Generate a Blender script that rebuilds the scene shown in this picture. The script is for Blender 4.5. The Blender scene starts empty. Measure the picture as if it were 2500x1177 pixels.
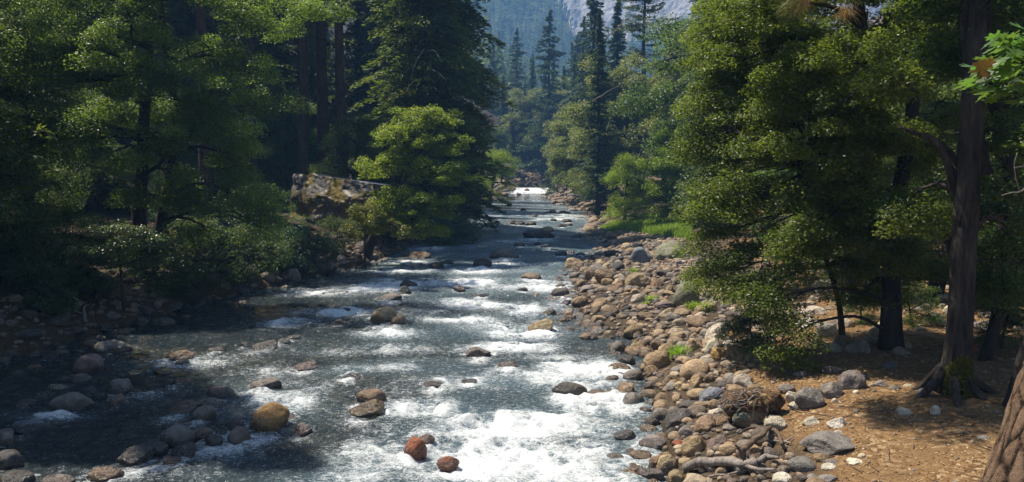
import bpy, math, random
import numpy as np
from mathutils import Vector, Euler

random.seed(7)
RNG = np.random.default_rng(7)
scene = bpy.context.scene
col = scene.collection
R = math.radians

# ------------------------------------------------------------------ camera
F_PX, CX, CY = 1962.0, 1250.0, 588.5
CAM_Z = 5.0
PITCH = math.atan((CY - 430.0) / F_PX)
cam_data = bpy.data.cameras.new('camera')
cam_data.sensor_width = 36.0
cam_data.lens = 36.0 * F_PX / 2500.0
cam_data.clip_start = 0.1
cam_data.clip_end = 4000
cam = bpy.data.objects.new('camera', cam_data)
cam.location = (0, 0, CAM_Z)
cam.rotation_euler = (R(90) - PITCH, 0, 0)
col.objects.link(cam)
scene.camera = cam

# ------------------------------------------------------------------ light
SUN_AZ, SUN_EL = R(-60), R(62)          # azimuth from +Y, negative = left
world = bpy.data.worlds.new('World')
scene.world = world
world.use_nodes = True
wn = world.node_tree
bg = wn.nodes['Background']
sky_tex = wn.nodes.new('ShaderNodeTexSky')
sky_tex.sky_type = 'NISHITA'
sky_tex.sun_disc = False
sky_tex.sun_elevation = SUN_EL
sky_tex.sun_rotation = SUN_AZ
sky_tex.air_density = 1.0
sky_tex.dust_density = 0.6
wn.links.new(sky_tex.outputs[0], bg.inputs[0])
bg.inputs[1].default_value = 0.074
to_sun = Vector((math.sin(SUN_AZ) * math.cos(SUN_EL), math.cos(SUN_AZ) * math.cos(SUN_EL), math.sin(SUN_EL)))
sd = bpy.data.lights.new('sun', 'SUN')
sd.energy = 5.0
sd.angle = R(0.53)
sd.color = (1.0, 0.92, 0.79)
sun = bpy.data.objects.new('sun', sd)
sun.rotation_euler = to_sun.to_track_quat('Z', 'Y').to_euler()
sun.location = (0, 0, 80)
col.objects.link(sun)
scene.view_settings.view_transform = 'Standard'
scene.view_settings.look = 'None'
scene.view_settings.exposure = 1.0
scene.view_settings.gamma = 1.0
scene.view_settings.use_curve_mapping = False
scene.render.engine = 'CYCLES'
cy = scene.cycles
cy.use_denoising = True
cy.denoising_prefilter = 'NONE'
cy.max_bounces = 7
cy.diffuse_bounces = 3
cy.glossy_bounces = 3
cy.transmission_bounces = 4
cy.transparent_max_bounces = 12
cy.volume_bounces = 0
cy.sample_clamp_indirect = 6.0
cy.caustics_reflective = False
cy.caustics_refractive = False
cy.use_adaptive_sampling = True
cy.adaptive_threshold = 0.02

# ------------------------------------------------------------------ numeric helpers
def _hash(ix, iy, iz, seed):
    h = (ix.astype(np.int64) * 374761393 + iy.astype(np.int64) * 668265263 + iz.astype(np.int64) * 2147483647 + seed * 974634541) & 0xFFFFFFFF
    h = ((h ^ (h >> 13)) * 1274126177) & 0xFFFFFFFF
    h = ((h ^ (h >> 16)) * 2246822519) & 0xFFFFFFFF
    return ((h ^ (h >> 15)) & 0xFFFFFF).astype(np.float64) / 16777215.0

def vnoise(x, y, z=None, seed=0):
    x = np.asarray(x, float); y = np.asarray(y, float)
    z = np.zeros_like(x) if z is None else np.asarray(z, float)
    ix, iy, iz = np.floor(x), np.floor(y), np.floor(z)
    fx, fy, fz = x - ix, y - iy, z - iz
    q = lambda t: t * t * t * (t * (t * 6 - 15) + 10)
    fx, fy, fz = q(fx), q(fy), q(fz)
    def c(a, b, d): return _hash(ix + a, iy + b, iz + d, seed)
    v = ((c(0,0,0) * (1-fx) + c(1,0,0) * fx) * (1-fy) + (c(0,1,0) * (1-fx) + c(1,1,0) * fx) * fy)
    if np.any(fz > 0):
        w = ((c(0,0,1) * (1-fx) + c(1,0,1) * fx) * (1-fy) + (c(0,1,1) * (1-fx) + c(1,1,1) * fx) * fy)
        v = v * (1-fz) + w * fz
    return v * 2 - 1

def fbm(x, y, z=None, oct=4, seed=0, gain=0.5):
    s, a, n = 0.0, 1.0, 0.0
    for i in range(oct):
        k = 2.03 ** i
        s = s + a * vnoise(x * k, y * k, None if z is None else z * k, seed + i * 17)
        n += a; a *= gain
    return s / n

def sstep(a, b, x):
    t = np.clip((np.asarray(x, float) - a) / (b - a), 0, 1)
    return t * t * (3 - 2 * t)

# ------------------------------------------------------------------ camera maths (pixels of the 2500 x 1177 photograph -> points of the place)
SP, CP = math.sin(PITCH), math.cos(PITCH)
def ray(px, py):
    u, v = (px - CX) / F_PX, -(py - CY) / F_PX
    return np.array([u, CP + v * SP, -SP + v * CP])
def at(px, py, d):
    r = ray(px, py)
    return np.array([0, 0, CAM_Z]) + r * (d / r[1])

# ------------------------------------------------------------------ river and terrain
def W(y):
    y = np.asarray(y, float)
    return 0.008 * np.clip(y, -20, 170) + 1.0 * sstep(168, 181, y) + 0.008 * np.clip(y - 181, 0, 400)
def on_water(px, py):
    r = ray(px, py)
    d = 20.0
    for _ in range(40):
        d = (CAM_Z - float(W(d))) * r[1] / max(-r[2], 1e-4)
        d = min(d, 230)
    return at(px, py, d)
EL_PX = [(0, 880), (200, 832), (330, 797), (500, 738), (700, 692), (870, 652), (960, 624), (1060, 577), (1130, 527), (1170, 494), (1190, 479)]
ER_PX = [(1622, 1177), (1600, 1060), (1572, 980), (1560, 920), (1556, 870), (1520, 830), (1430, 785), (1400, 740), (1388, 690), (1400, 652), (1470, 612), (1478, 570), (1460, 530), (1400, 505), (1350, 485), (1342, 478)]
_l = sorted([(float(p[1]), float(p[0])) for p in (on_water(*q) for q in EL_PX)])
_r = sorted([(float(p[1]), float(p[0])) for p in (on_water(*q) for q in ER_PX)])
LY = [-60, 0] + [a for a, b in _l] + [176, 186, 200, 230]
LX = [-15, -14.5] + [b for a, b in _l] + [-0.5, 2, 14, 60]
RY = [-60, 0] + [a for a, b in _r] + [176, 186, 200, 230]
RX = [2.0, 2.2] + [b for a, b in _r] + [7.6, 14, 34, 90]
def XL(y): return np.interp(y, LY, LX)
def XR(y): return np.interp(y, RY, RX)

def terrain(x, y):
    x = np.asarray(x, float); y = np.asarray(y, float)
    w = W(y)
    wob = 0.5 * fbm(x * 0.5, y * 0.5, oct=2, seed=3)
    ul = XL(y) - x + wob * 0.8
    ur = x - XR(y) + wob * 0.5
    inside = np.minimum(-ul, -ur)
    bed = w - 0.08 - 0.42 * sstep(0.0, 3.2, inside) + 0.08 * fbm(x * 1.4, y * 1.4, oct=3, seed=5)
    lt = w + 1.9 * (1 - np.exp(-np.clip(ul, 0, None) / 3.2)) + 0.02 * np.clip(ul, 0, None) + 0.55 * np.clip(ul - 42, 0, None)
    Lr = np.interp(y, [0, 14, 19, 26, 40, 60, 110], [1.6, 1.7, 2.4, 5.0, 6.0, 4.0, 3.0])
    Hr = np.interp(y, [0, 14, 20, 40, 90], [1.25, 1.25, 1.2, 1.1, 1.5])
    rt = w + Hr * (1 - np.exp(-np.clip(ur, 0, None) / Lr)) + 0.015 * np.clip(ur, 0, None) + 0.5 * np.clip(ur - 55, 0, None)
    far = sstep(184, 216, y) * np.where(x < 40, 3.6, 3.0)
    rough = 0.10 * fbm(x * 0.8, y * 0.8, oct=3, seed=9)
    lt = lt + rough * sstep(0, 2, ul) + far; rt = rt + rough * 0.5 * sstep(0, 3, ur) + far
    z = np.where(ul > 0, lt, np.where(ur > 0, rt, bed))
    b1 = sstep(0, 0.35, ul); b2 = sstep(0, 0.35, ur)
    z = np.where(ul > 0, bed * (1 - b1) + lt * b1, z)
    z = np.where((ur > 0) & (ul <= 0), bed * (1 - b2) + rt * b2, z)
    z = z + np.clip(y - 330, 0, 230) * 0.2 * sstep(330, 420, y)
    return z

def on_ground(px, py, dmin=8.0, dmax=220.0):
    r = ray(px, py)
    d = np.geomspace(dmin, dmax, 500)
    P = np.array([0, 0, CAM_Z])[None] + r[None] * (d / r[1])[:, None]
    h = np.maximum(terrain(P[:, 0], P[:, 1]), W(P[:, 1]))
    k = np.nonzero(P[:, 2] <= h)[0]
    i = int(k[0]) if len(k) else len(d) - 1
    p = P[i].copy(); p[2] = h[i]
    return p

# ------------------------------------------------------------------ mesh helpers
class MB:
    def __init__(s): s.v = []; s.q = []; s.t = []; s.a = []; s.n = 0
    def add(s, V, quads=None, tris=None, tint=0.5):
        V = np.asarray(V, float)
        if quads is not None and len(quads): s.q.append(np.asarray(quads, np.int64) + s.n)
        if tris is not None and len(tris): s.t.append(np.asarray(tris, np.int64) + s.n)
        s.v.append(V); s.a.append(np.broadcast_to(np.asarray(tint, float), (len(V),)).copy()); s.n += len(V)
        return s
    def mesh(s, name, mat, smooth=False, extra=None):
        V = np.concatenate(s.v)
        q = np.concatenate(s.q) if s.q else np.zeros((0, 4), np.int64)
        t = np.concatenate(s.t) if s.t else np.zeros((0, 3), np.int64)
        me = bpy.data.meshes.new(name)
        me.vertices.add(len(V)); me.vertices.foreach_set('co', V.astype(np.float32).ravel())
        idx = np.concatenate([q.ravel(), t.ravel()]).astype(np.int32)
        st = np.concatenate([np.arange(len(q)) * 4, len(q) * 4 + np.arange(len(t)) * 3]).astype(np.int32)
        me.loops.add(len(idx)); me.loops.foreach_set('vertex_index', idx)
        me.polygons.add(len(st)); me.polygons.foreach_set('loop_start', st)
        me.polygons.foreach_set('use_smooth', np.full(len(st), smooth, bool))
        me.update(calc_edges=True)
        me.attributes.new('tint', 'FLOAT', 'POINT').data.foreach_set('value', np.concatenate(s.a).astype(np.float32))
        for k, arr in (extra or {}).items():
            me.attributes.new(k, 'FLOAT', 'POINT').data.foreach_set('value', np.asarray(arr, np.float32))
        if mat: me.materials.append(mat)
        return me

def link(name, me, parent=None, loc=None):
    o = bpy.data.objects.new(name, me)
    col.objects.link(o)
    if loc is not None: o.location = [float(c) for c in loc]
    if parent is not None: o.parent = parent
    return o
def tag(o, label, cat=None, group=None, kind=None):
    if label: o['label'] = label
    if cat: o['category'] = cat
    if group: o['group'] = group
    if kind: o['kind'] = kind
    return o
def thing(name, label, cat, loc=(0, 0, 0), group=None, rz=0.0):
    o = link(name, None, None, loc); o.rotation_euler.z = rz
    return tag(o, label, cat, group)
def dup(root, loc, rz=0.0, s=1.0, label=None, group=None, tilt=(0, 0)):
    kids = [c for c in col.objects if c.parent == root]
    r = root.copy(); col.objects.link(r)
    r.location = [float(c) for c in loc]; r.rotation_euler = (tilt[0], tilt[1], rz); r.scale = (s, s, s)
    if label: r['label'] = label
    if group: r['group'] = group
    for c in kids:
        n = c.copy(); col.objects.link(n); n.parent = r
    return r

def tube(pts, rad, sides=8, seed=None, rough=0.0, cap=True):
    P = np.asarray(pts, float); rad = np.asarray(rad, float); n = len(P)
    T = np.gradient(P, axis=0); T /= np.linalg.norm(T, axis=1)[:, None] + 1e-9
    ref = np.where(np.abs(T[:, 2:3]) > 0.8, np.array([[1.0, 0, 0]]), np.array([[0, 0, 1.0]]))
    if np.abs(T[:, 2]).max() > 0.8: ref = np.tile(np.array([[0.9, 0.43, 0.05]]), (n, 1))
    A = np.cross(T, ref); A /= np.linalg.norm(A, axis=1)[:, None] + 1e-9
    B = np.cross(T, A)
    th = np.arange(sides) * 2 * math.pi / sides
    rr = rad[:, None] * np.ones((1, sides))
    if rough:
        k = np.arange(n)[:, None] * 0.6 + (seed or 0) * 3.1
        rr = rr * (1 + rough * vnoise(np.cos(th)[None] * 1.7 + k * 0.35, np.sin(th)[None] * 1.7 + k, seed=seed or 0))
    V = P[:, None] + rr[..., None] * (np.cos(th)[None, :, None] * A[:, None] + np.sin(th)[None, :, None] * B[:, None])
    V = V.reshape(-1, 3)
    i = np.arange(n - 1)[:, None] * sides; j = np.arange(sides)[None]; j2 = (j + 1) % sides
    q = np.stack([i + j, i + j2, i + sides + j2, i + sides + j], -1).reshape(-1, 4)
    tr = []
    if cap:
        V = np.vstack([V, P[0], P[-1]])
        c0, c1 = n * sides, n * sides + 1
        tr = [(c0, (k + 1) % sides, k) for k in range(sides)] + [(c1, (n - 1) * sides + k, (n - 1) * sides + (k + 1) % sides) for k in range(sides)]
    return V, q, np.array(tr) if len(tr) else None

def curve(a, b, c, n=7):
    t = np.linspace(0, 1, n)[:, None]
    return (1 - t) ** 2 * np.asarray(a) + 2 * t * (1 - t) * np.asarray(b) + t * t * np.asarray(c)
def smooth_path(pts, n=16):
    P = np.asarray(pts, float)
    s = np.concatenate([[0], np.cumsum(np.linalg.norm(np.diff(P, axis=0), axis=1))])
    t = np.linspace(0, s[-1], n)
    Q = np.stack([np.interp(t, s, P[:, k]) for k in range(3)], 1)
    for _ in range(2):
        Q[1:-1] = Q[1:-1] * 0.5 + (Q[:-2] + Q[2:]) * 0.25
    return Q
def unit(v): return v / (np.linalg.norm(v, axis=-1, keepdims=True) + 1e-9)

def leaf_quads(mb, C, Nrm, Tan, L, Wd, fold=0.18, tint=None):
    """one folded diamond leaf per centre"""
    T = unit(Tan - Nrm * (Tan * Nrm).sum(1, keepdims=True)); B = np.cross(Nrm, T)
    L = np.broadcast_to(L, (len(C),))[:, None]; Wd = np.broadcast_to(Wd, (len(C),))[:, None]
    v0 = C - T * L * 0.5; v2 = C + T * L * 0.5
    v1 = C + B * Wd * 0.5 + Nrm * fold * Wd - T * L * 0.05; v3 = C - B * Wd * 0.5 + Nrm * fold * Wd - T * L * 0.05
    V = np.stack([v0, v1, v2, v3], 1).reshape(-1, 3)
    k = np.arange(len(C))[:, None] * 4
    F = np.concatenate([k + np.array([[0, 1, 2]]), k + np.array([[0, 2, 3]])])
    mb.add(V, tris=F, tint=np.repeat(tint, 4) if tint is not None else 0.5)

# ------------------------------------------------------------------ materials
def newmat(name):
    m = bpy.data.materials.new(name); m.use_nodes = True
    nt = m.node_tree; nt.nodes.clear()
    out = nt.nodes.new('ShaderNodeOutputMaterial')
    return m, nt, out
class NT:
    """small node-tree writer"""
    def __init__(s, nt): s.nt = nt
    def n(s, t, **kw):
        nd = s.nt.nodes.new(t)
        for k, v in kw.items(): setattr(nd, k, v)
        return nd
    def set(s, sock, v):
        if hasattr(v, 'is_output') or isinstance(v, bpy.types.NodeSocket): s.nt.links.new(v, sock)
        else: sock.default_value = v
    def math(s, op, a, b=0.0, c=None, clamp=False):
        nd = s.n('ShaderNodeMath', operation=op); nd.use_clamp = clamp
        s.set(nd.inputs[0], a); s.set(nd.inputs[1], b)
        if c is not None: s.set(nd.inputs[2], c)
        return nd.outputs[0]
    def mix(s, f, a, b, blend='MIX'):
        nd = s.n('ShaderNodeMix', data_type='RGBA', blend_type=blend)
        s.set(nd.inputs[0], f); s.set(nd.inputs[6], a); s.set(nd.inputs[7], b)
        return nd.outputs[2]
    def noise(s, vec, scale, detail=3, rough=0.55, dist=0.0):
        nd = s.n('ShaderNodeTexNoise'); s.set(nd.inputs['Vector'], vec) if vec is not None else None
        nd.inputs['Scale'].default_value = scale; nd.inputs['Detail'].default_value = detail
        nd.inputs['Roughness'].default_value = rough; nd.inputs['Distortion'].default_value = dist
        return nd.outputs[0]
    def ramp(s, f, stops, interp='LINEAR'):
        nd = s.n('ShaderNodeValToRGB'); cr = nd.color_ramp; cr.interpolation = interp
        while len(cr.elements) < len(stops): cr.elements.new(0.5)
        for e, (p, c) in zip(cr.elements, stops): e.position = p; e.color = c if len(c) == 4 else (*c, 1)
        s.set(nd.inputs[0], f)
        return nd.outputs[0]
    def maprange(s, v, a, b, c=0.0, d=1.0, smooth=True):
        nd = s.n('ShaderNodeMapRange'); nd.interpolation_type = 'SMOOTHSTEP' if smooth else 'LINEAR'
        for i, x in enumerate((v, a, b, c, d)): s.set(nd.inputs[i], x)
        return nd.outputs[0]
    def attr(s, name):
        nd = s.n('ShaderNodeAttribute', attribute_name=name); return nd.outputs['Fac']
    def geo(s): return s.n('ShaderNodeNewGeometry')
    def objco(s): return s.n('ShaderNodeTexCoord').outputs['Object']
    def bump(s, h, strength, dist, nrm=None):
        nd = s.n('ShaderNodeBump'); nd.inputs['Strength'].default_value = strength; nd.inputs['Distance'].default_value = dist
        s.set(nd.inputs['Height'], h)
        if nrm is not None: s.set(nd.inputs['Normal'], nrm)
        return nd.outputs[0]
    def bsdf(s, color, rough=0.8, spec=0.5, nrm=None):
        nd = s.n('ShaderNodeBsdfPrincipled'); s.set(nd.inputs['Base Color'], color); s.set(nd.inputs['Roughness'], rough)
        s.set(nd.inputs['Specular IOR Level'], spec)
        if nrm is not None: s.set(nd.inputs['Normal'], nrm)
        return nd.outputs[0]
    def mixsh(s, f, a, b):
        nd = s.n('ShaderNodeMixShader'); s.set(nd.inputs[0], f); s.set(nd.inputs[1], a); s.set(nd.inputs[2], b)
        return nd.outputs[0]

def leaf_mat(name, dark, light, trans, glow=1.6, rough=0.38, spec=0.5):
    m, nt, out = newmat(name); k = NT(nt)
    tint = k.attr('tint')
    oi = k.n('ShaderNodeObjectInfo')
    c = k.mix(tint, (*dark, 1), (*light, 1))
    hv = k.n('ShaderNodeHueSaturation')
    k.set(hv.inputs['Hue'], k.maprange(oi.outputs['Random'], 0, 1, 0.485, 0.515, False))
    k.set(hv.inputs['Value'], k.maprange(oi.outputs['Random'], 0, 1, 0.85, 1.2, False))
    k.set(hv.inputs['Color'], c)
    base = hv.outputs[0]
    p = k.bsdf(base, rough, spec)
    tr = k.n('ShaderNodeBsdfTranslucent')
    k.set(tr.inputs[0], k.mix(1.0, base, (glow * 1.15, glow * 1.2, glow * 0.55, 1), 'MULTIPLY'))
    nt.links.new(k.mixsh(trans, p, tr.outputs[0]), out.inputs[0])
    return m

def bark_mat(name, dark, light, scale=1.0, bump=0.6):
    m, nt, out = newmat(name); k = NT(nt)
    g = k.geo(); mp = k.n('ShaderNodeMapping'); mp.inputs['Scale'].default_value = (9 * scale, 9 * scale, 1.6 * scale)
    k.set(mp.inputs[0], g.outputs['Position'])
    n1 = k.noise(mp.outputs[0], 1.0, 5, 0.65, 0.4)
    n2 = k.noise(g.outputs['Position'], 1.3, 3)
    f = k.math('MULTIPLY_ADD', n1, 1.3, k.math('MULTIPLY_ADD', n2, 0.5, -0.45), clamp=True)
    c = k.ramp(f, [(0.2, dark), (0.55, tuple((a + b) / 2 for a, b in zip(dark, light))), (0.85, light)])
    nt.links.new(k.bsdf(c, 0.9, 0.2, k.bump(n1, bump, 0.1)), out.inputs[0])
    return m

# rocks: tone comes from each object's own colour; wet and dark up to a line just above the river
def rock_mat(name, tinted=False):
    m, nt, out = newmat(name); k = NT(nt)
    g = k.geo(); pos = g.outputs['Position']
    oi = k.n('ShaderNodeObjectInfo')
    oc = k.objco()
    big = k.noise(pos, 2.2, 4, 0.6); mid = k.noise(pos, 9.0, 4, 0.65); fine = k.noise(pos, 60.0, 2, 0.6)
    base = oi.outputs['Color']
    if tinted:
        t = k.attr('tint')
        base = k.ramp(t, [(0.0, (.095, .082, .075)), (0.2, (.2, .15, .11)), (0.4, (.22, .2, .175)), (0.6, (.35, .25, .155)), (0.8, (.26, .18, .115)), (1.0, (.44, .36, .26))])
    val = k.math('ADD', k.maprange(big, 0.3, 0.7, 0.72, 1.2), k.maprange(mid, 0.3, 0.75, -0.24, 0.26))
    val = k.math('ADD', val, k.maprange(fine, 0.35, 0.7, -0.13, 0.16))
    c = k.mix(1.0, base, k.n('ShaderNodeCombineXYZ').outputs[0], 'MULTIPLY')
    cmb = c.node.inputs[7].links[0].from_node
    for i in range(3): k.set(cmb.inputs[i], val)
    # pale lichen and rusty stains
    c = k.mix(k.maprange(k.noise(pos, 5.0, 5, 0.7), 0.6, 0.72, 0, 0.5), c, (.42, .4, .33, 1))
    c = k.mix(k.maprange(k.noise(pos, 3.1, 4, 0.7, 0.3), 0.58, 0.75, 0, 0.5), c, (.26, .15, .08, 1))
    sp = k.n('ShaderNodeSeparateXYZ'); k.set(sp.inputs[0], pos)
    wl = k.math('MULTIPLY', sp.outputs[1], 0.008)
    hgt = k.math('SUBTRACT', sp.outputs[2], wl)
    hgt = k.math('ADD', hgt, k.maprange(k.noise(pos, 4.0, 3), 0.3, 0.7, -0.1, 0.1))
    wet = k.maprange(hgt, 0.07, 0.26, 1.0, 0.0)
    c = k.mix(k.math('MULTIPLY', wet, 0.75), c, k.mix(1.0, c, (.3, .25, .2, 1), 'MULTIPLY'))
    rough = k.maprange(wet, 0, 1, 0.82, 0.22)
    h = k.math('ADD', k.math('MULTIPLY', mid, 1.0), k.math('MULTIPLY', fine, 0.25))
    nt.links.new(k.bsdf(c, rough, k.maprange(wet, 0, 1, 0.3, 0.6), k.bump(h, 0.9, 0.08)), out.inputs[0])
    return m

M = {}
M['oak'] = leaf_mat('oak_leaf', (.045, .068, .012), (.145, .18, .036), 0.45, 2.0, 0.4, 0.34)
M['oakgreen'] = leaf_mat('green_oak_leaf', (.042, .066, .012), (.14, .182, .038), 0.47, 2.1, 0.4, 0.36)
M['oakdark'] = leaf_mat('forest_leaf', (.034, .06, .016), (.1, .145, .036), 0.42, 1.9, 0.42, 0.34)
M['olive'] = leaf_mat('olive_leaf', (.07, .086, .022), (.175, .192, .058), 0.42, 1.8, 0.45, 0.4)
M['bright'] = leaf_mat('alder_leaf', (.075, .125, .013), (.21, .26, .028), 0.5, 2.0, 0.42, 0.35)
M['pale'] = leaf_mat('pale_leaf', (.07, .1, .035), (.16, .2, .075), 0.38, 1.5, 0.36, 0.6)
M['yellow'] = leaf_mat('yellowing_leaf', (.1, .12, .02), (.24, .22, .04), 0.42, 1.5)
M['cedar'] = leaf_mat('cedar_needles', (.036, .056, .014), (.135, .16, .038), 0.4, 1.6, 0.5, 0.3)
M['fir'] = leaf_mat('fir_needles', (.026, .048, .022), (.07, .105, .04), 0.28, 1.4, 0.5, 0.3)
M['pine'] = leaf_mat('pine_needles', (.035, .055, .018), (.1, .125, .042), 0.3, 1.4, 0.45, 0.4)
M['grass'] = leaf_mat('grass_blade', (.13, .2, .03), (.28, .36, .08), 0.45, 1.6, 0.45, 0.4)
M['fern'] = leaf_mat('fern_leaf', (.035, .065, .022), (.08, .12, .045), 0.36, 1.5)
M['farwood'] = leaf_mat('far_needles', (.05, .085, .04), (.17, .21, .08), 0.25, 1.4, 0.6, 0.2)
M['bark'] = bark_mat('dark_bark', (.014, .011, .009), (.085, .066, .052))
M['barkgrey'] = bark_mat('grey_bark', (.016, .013, .011), (.125, .098, .08), 1.1, 1.0)
M['barkpine'] = bark_mat('pine_bark', (.018, .013, .01), (.11, .072, .05))
M['dead'] = bark_mat('weathered_wood', (.13, .105, .09), (.42, .37, .33), 2.0, 0.4)
M['deadbrown'] = bark_mat('brown_wood', (.07, .045, .03), (.27, .19, .13), 2.0, 0.5)
M['rock'] = rock_mat('river_rock')
M['cobble'] = rock_mat('cobble_rock', True)


# ================================================================== GROUND
def grid_mesh(xs, ys, zfun, name, mat, attrs=None, smooth=True):
    X, Y = np.meshgrid(xs, ys)
    Z = zfun(X, Y)
    V = np.stack([X, Y, Z], -1).reshape(-1, 3)
    ny, nx = X.shape
    i = (np.arange(ny - 1)[:, None] * nx + np.arange(nx - 1)[None]).ravel()
    q = np.stack([i, i + 1, i + nx + 1, i + nx], 1)
    mb = MB(); mb.add(V, quads=q)
    ex = {k_: f(X, Y).ravel() for k_, f in (attrs or {}).items()}
    return mb.mesh(name, mat, smooth, ex)

def dirt_mask(X, Y):
    ur = X - XR(Y)
    n = fbm(X * 0.6, Y * 0.6, oct=3, seed=21) * 0.7
    edge = np.interp(Y, [0, 12, 14, 17, 20, 24, 30, 200], [1.7, 1.7, 1.7, 2.1, 3.4, 6.0, 8.0, 8.0])
    return sstep(-0.35, 0.35, ur - edge + n)
def bed_mask(X, Y):
    return sstep(0.25, -0.1, terrain(X, Y) - W(Y))
def cob_mask(X, Y):
    return np.clip(sstep(0.0, 0.4, X - XR(Y)) + sstep(2.5, 0.5, XL(Y) - X) * sstep(-0.4, 0, XL(Y) - X) + sstep(182, 190, Y) * sstep(40, 15, X), 0, 1) * (1 - dirt_mask(X, Y))

m, nt, out = newmat('ground_material'); k = NT(nt)
pos = k.geo().outputs['Position']
lit = k.n('ShaderNodeTexVoronoi'); lit.inputs['Scale'].default_value = 15; k.set(lit.inputs['Vector'], pos)
sepc = k.n('ShaderNodeSeparateColor'); k.set(sepc.inputs[0], lit.outputs['Color'])
litter = k.ramp(sepc.outputs[0], [(0.0, (.10, .055, .026)), (0.4, (.20, .115, .05)), (0.75, (.29, .18, .085)), (0.95, (.42, .31, .18))])
n1 = k.noise(pos, 1.1, 4); n2 = k.noise(pos, 14.0, 4, 0.7)
dirt = k.mix(k.maprange(n1, 0.35, 0.65), litter, (.20, .12, .055, 1))
dirt = k.mix(k.maprange(n2, 0.35, 0.7, 0.0, 0.55), dirt, (.11, .062, .03, 1))
duff = k.mix(k.maprange(n2, 0.3, 0.7), (.02, .014, .009, 1), (.075, .047, .026, 1))
duff = k.mix(k.maprange(k.noise(pos, 0.35, 3), 0.5, 0.65, 0, 0.5), duff, (.05, .06, .025, 1))
vor = k.n('ShaderNodeTexVoronoi'); vor.inputs['Scale'].default_value = 3.4; k.set(vor.inputs['Vector'], pos)
sc2 = k.n('ShaderNodeSeparateColor'); k.set(sc2.inputs[0], vor.outputs['Color'])
bedc = k.ramp(sc2.outputs[1], [(0, (.035, .03, .02)), (0.45, (.085, .066, .035)), (0.8, (.15, .1, .042)), (1, (.2, .165, .1))])
bedc = k.mix(k.maprange(vor.outputs['Distance'], 0.25, 0.6, 0, 0.75), bedc, (.02, .017, .011, 1))
gritc = k.mix(k.maprange(n2, 0.3, 0.7), (.03, .022, .015, 1), (.11, .078, .05, 1))
c = k.mix(k.attr('cobble'), duff, gritc)
c = k.mix(k.attr('dirt'), c, dirt)
c = k.mix(k.attr('bed'), c, bedc)
hgt = k.math('ADD', n2, k.math('MULTIPLY', sepc.outputs[2], 0.5))
hgt = k.math('ADD', hgt, k.math('MULTIPLY', k.math('MULTIPLY', vor.outputs['Distance'], k.attr('bed')), -3.0))
nt.links.new(k.bsdf(c, 0.92, 0.15, k.bump(hgt, 0.7, 0.05)), out.inputs[0])
M['ground'] = m
xs = np.unique(np.concatenate([np.linspace(-420, -30, 40), np.linspace(-30, -16, 40), np.linspace(-16, 14, 200), np.linspace(14, 34, 55), np.linspace(34, 420, 40)]))
ys = [-40.0]
while ys[-1] < 1015: ys.append(ys[-1] + (2.0 if ys[-1] < 6 else min(8.0, max(0.13, ys[-1] * 0.008))))
ys = np.array(ys)
tag(link('ground', grid_mesh(xs, ys, terrain, 'ground', M['ground'], {'dirt': dirt_mask, 'bed': bed_mask, 'cobble': cob_mask})), None, kind='structure')

# ------------------------------------------------------------------ mountain, cliff
def mountain(x, y):
    return 12 + np.clip(y - 560, 0, None) * 0.74 + 16 * fbm(x / 90, y / 90, oct=4, seed=31) + 0.10 * (x - 20) 
m, nt, out = newmat('mountain_soil'); k = NT(nt); pos = k.geo().outputs['Position']
nt.links.new(k.bsdf(k.mix(k.noise(pos, 0.06, 4), (.03, .045, .02, 1), (.09, .09, .05, 1)), 0.95, 0.1), out.inputs[0])
tag(link('mountain', grid_mesh(np.linspace(-440, 700, 90), np.linspace(545, 1010, 70), mountain, 'mountain', m)), None, kind='structure')

m, nt, out = newmat('granite_cliff'); k = NT(nt); pos = k.geo().outputs['Position']
mp = k.n('ShaderNodeMapping'); mp.inputs['Scale'].default_value = (0.12, 0.12, 0.016); mp.inputs['Rotation'].default_value = (0.0, R(24), 0.0); k.set(mp.inputs[0], pos)
st = k.noise(mp.outputs[0], 1.0, 6, 0.62, 0.6); sp = k.noise(pos, 0.16, 5, 0.7)
cc = k.ramp(st, [(0.3, (.16, .15, .15)), (0.48, (.36, .335, .32)), (0.62, (.5, .46, .43)), (0.8, (.56, .51, .46))])
cc = k.mix(k.maprange(sp, 0.55, 0.68, 0, 0.55), cc, (.2, .19, .18, 1))
nt.links.new(k.bsdf(cc, 0.85, 0.2, k.bump(k.math('ADD', st, k.math('MULTIPLY', sp, 0.6)), 0.9, 4.0)), out.inputs[0])
def cliff_y(x, t):
    e = 47 + 10 * fbm(t * 5, t * 0 + 0.5, oct=3, seed=44) - 16 * t
    return 690 + 130 * sstep(e + 6, e - 10, x)
xs_ = np.linspace(14, 430, 150); ts_ = np.linspace(0, 1, 60)
X, T_ = np.meshgrid(xs_, ts_)
yc = cliff_y(X, T_)
D = 3.2 * fbm(X / 16 - T_ * 7, T_ * 6, oct=5, seed=40) + 2.0 * np.abs(fbm(X / 7 + T_ * 11, T_ * 4, oct=3, seed=41))
Y = yc + 150 * T_ - 0.5 * np.clip(X - 60, 0, 150) + D * 1.6; Z = 80 + 230 * T_
V = np.stack([X, Y, Z], -1).reshape(-1, 3); nx = 150
i = (np.arange(59)[:, None] * nx + np.arange(nx - 1)[None]).ravel()
mb = MB(); mb.add(V, quads=np.stack([i, i + 1, i + nx + 1, i + nx], 1))
tag(link('cliff', mb.mesh('cliff', m, False)), None, kind='structure')

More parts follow.
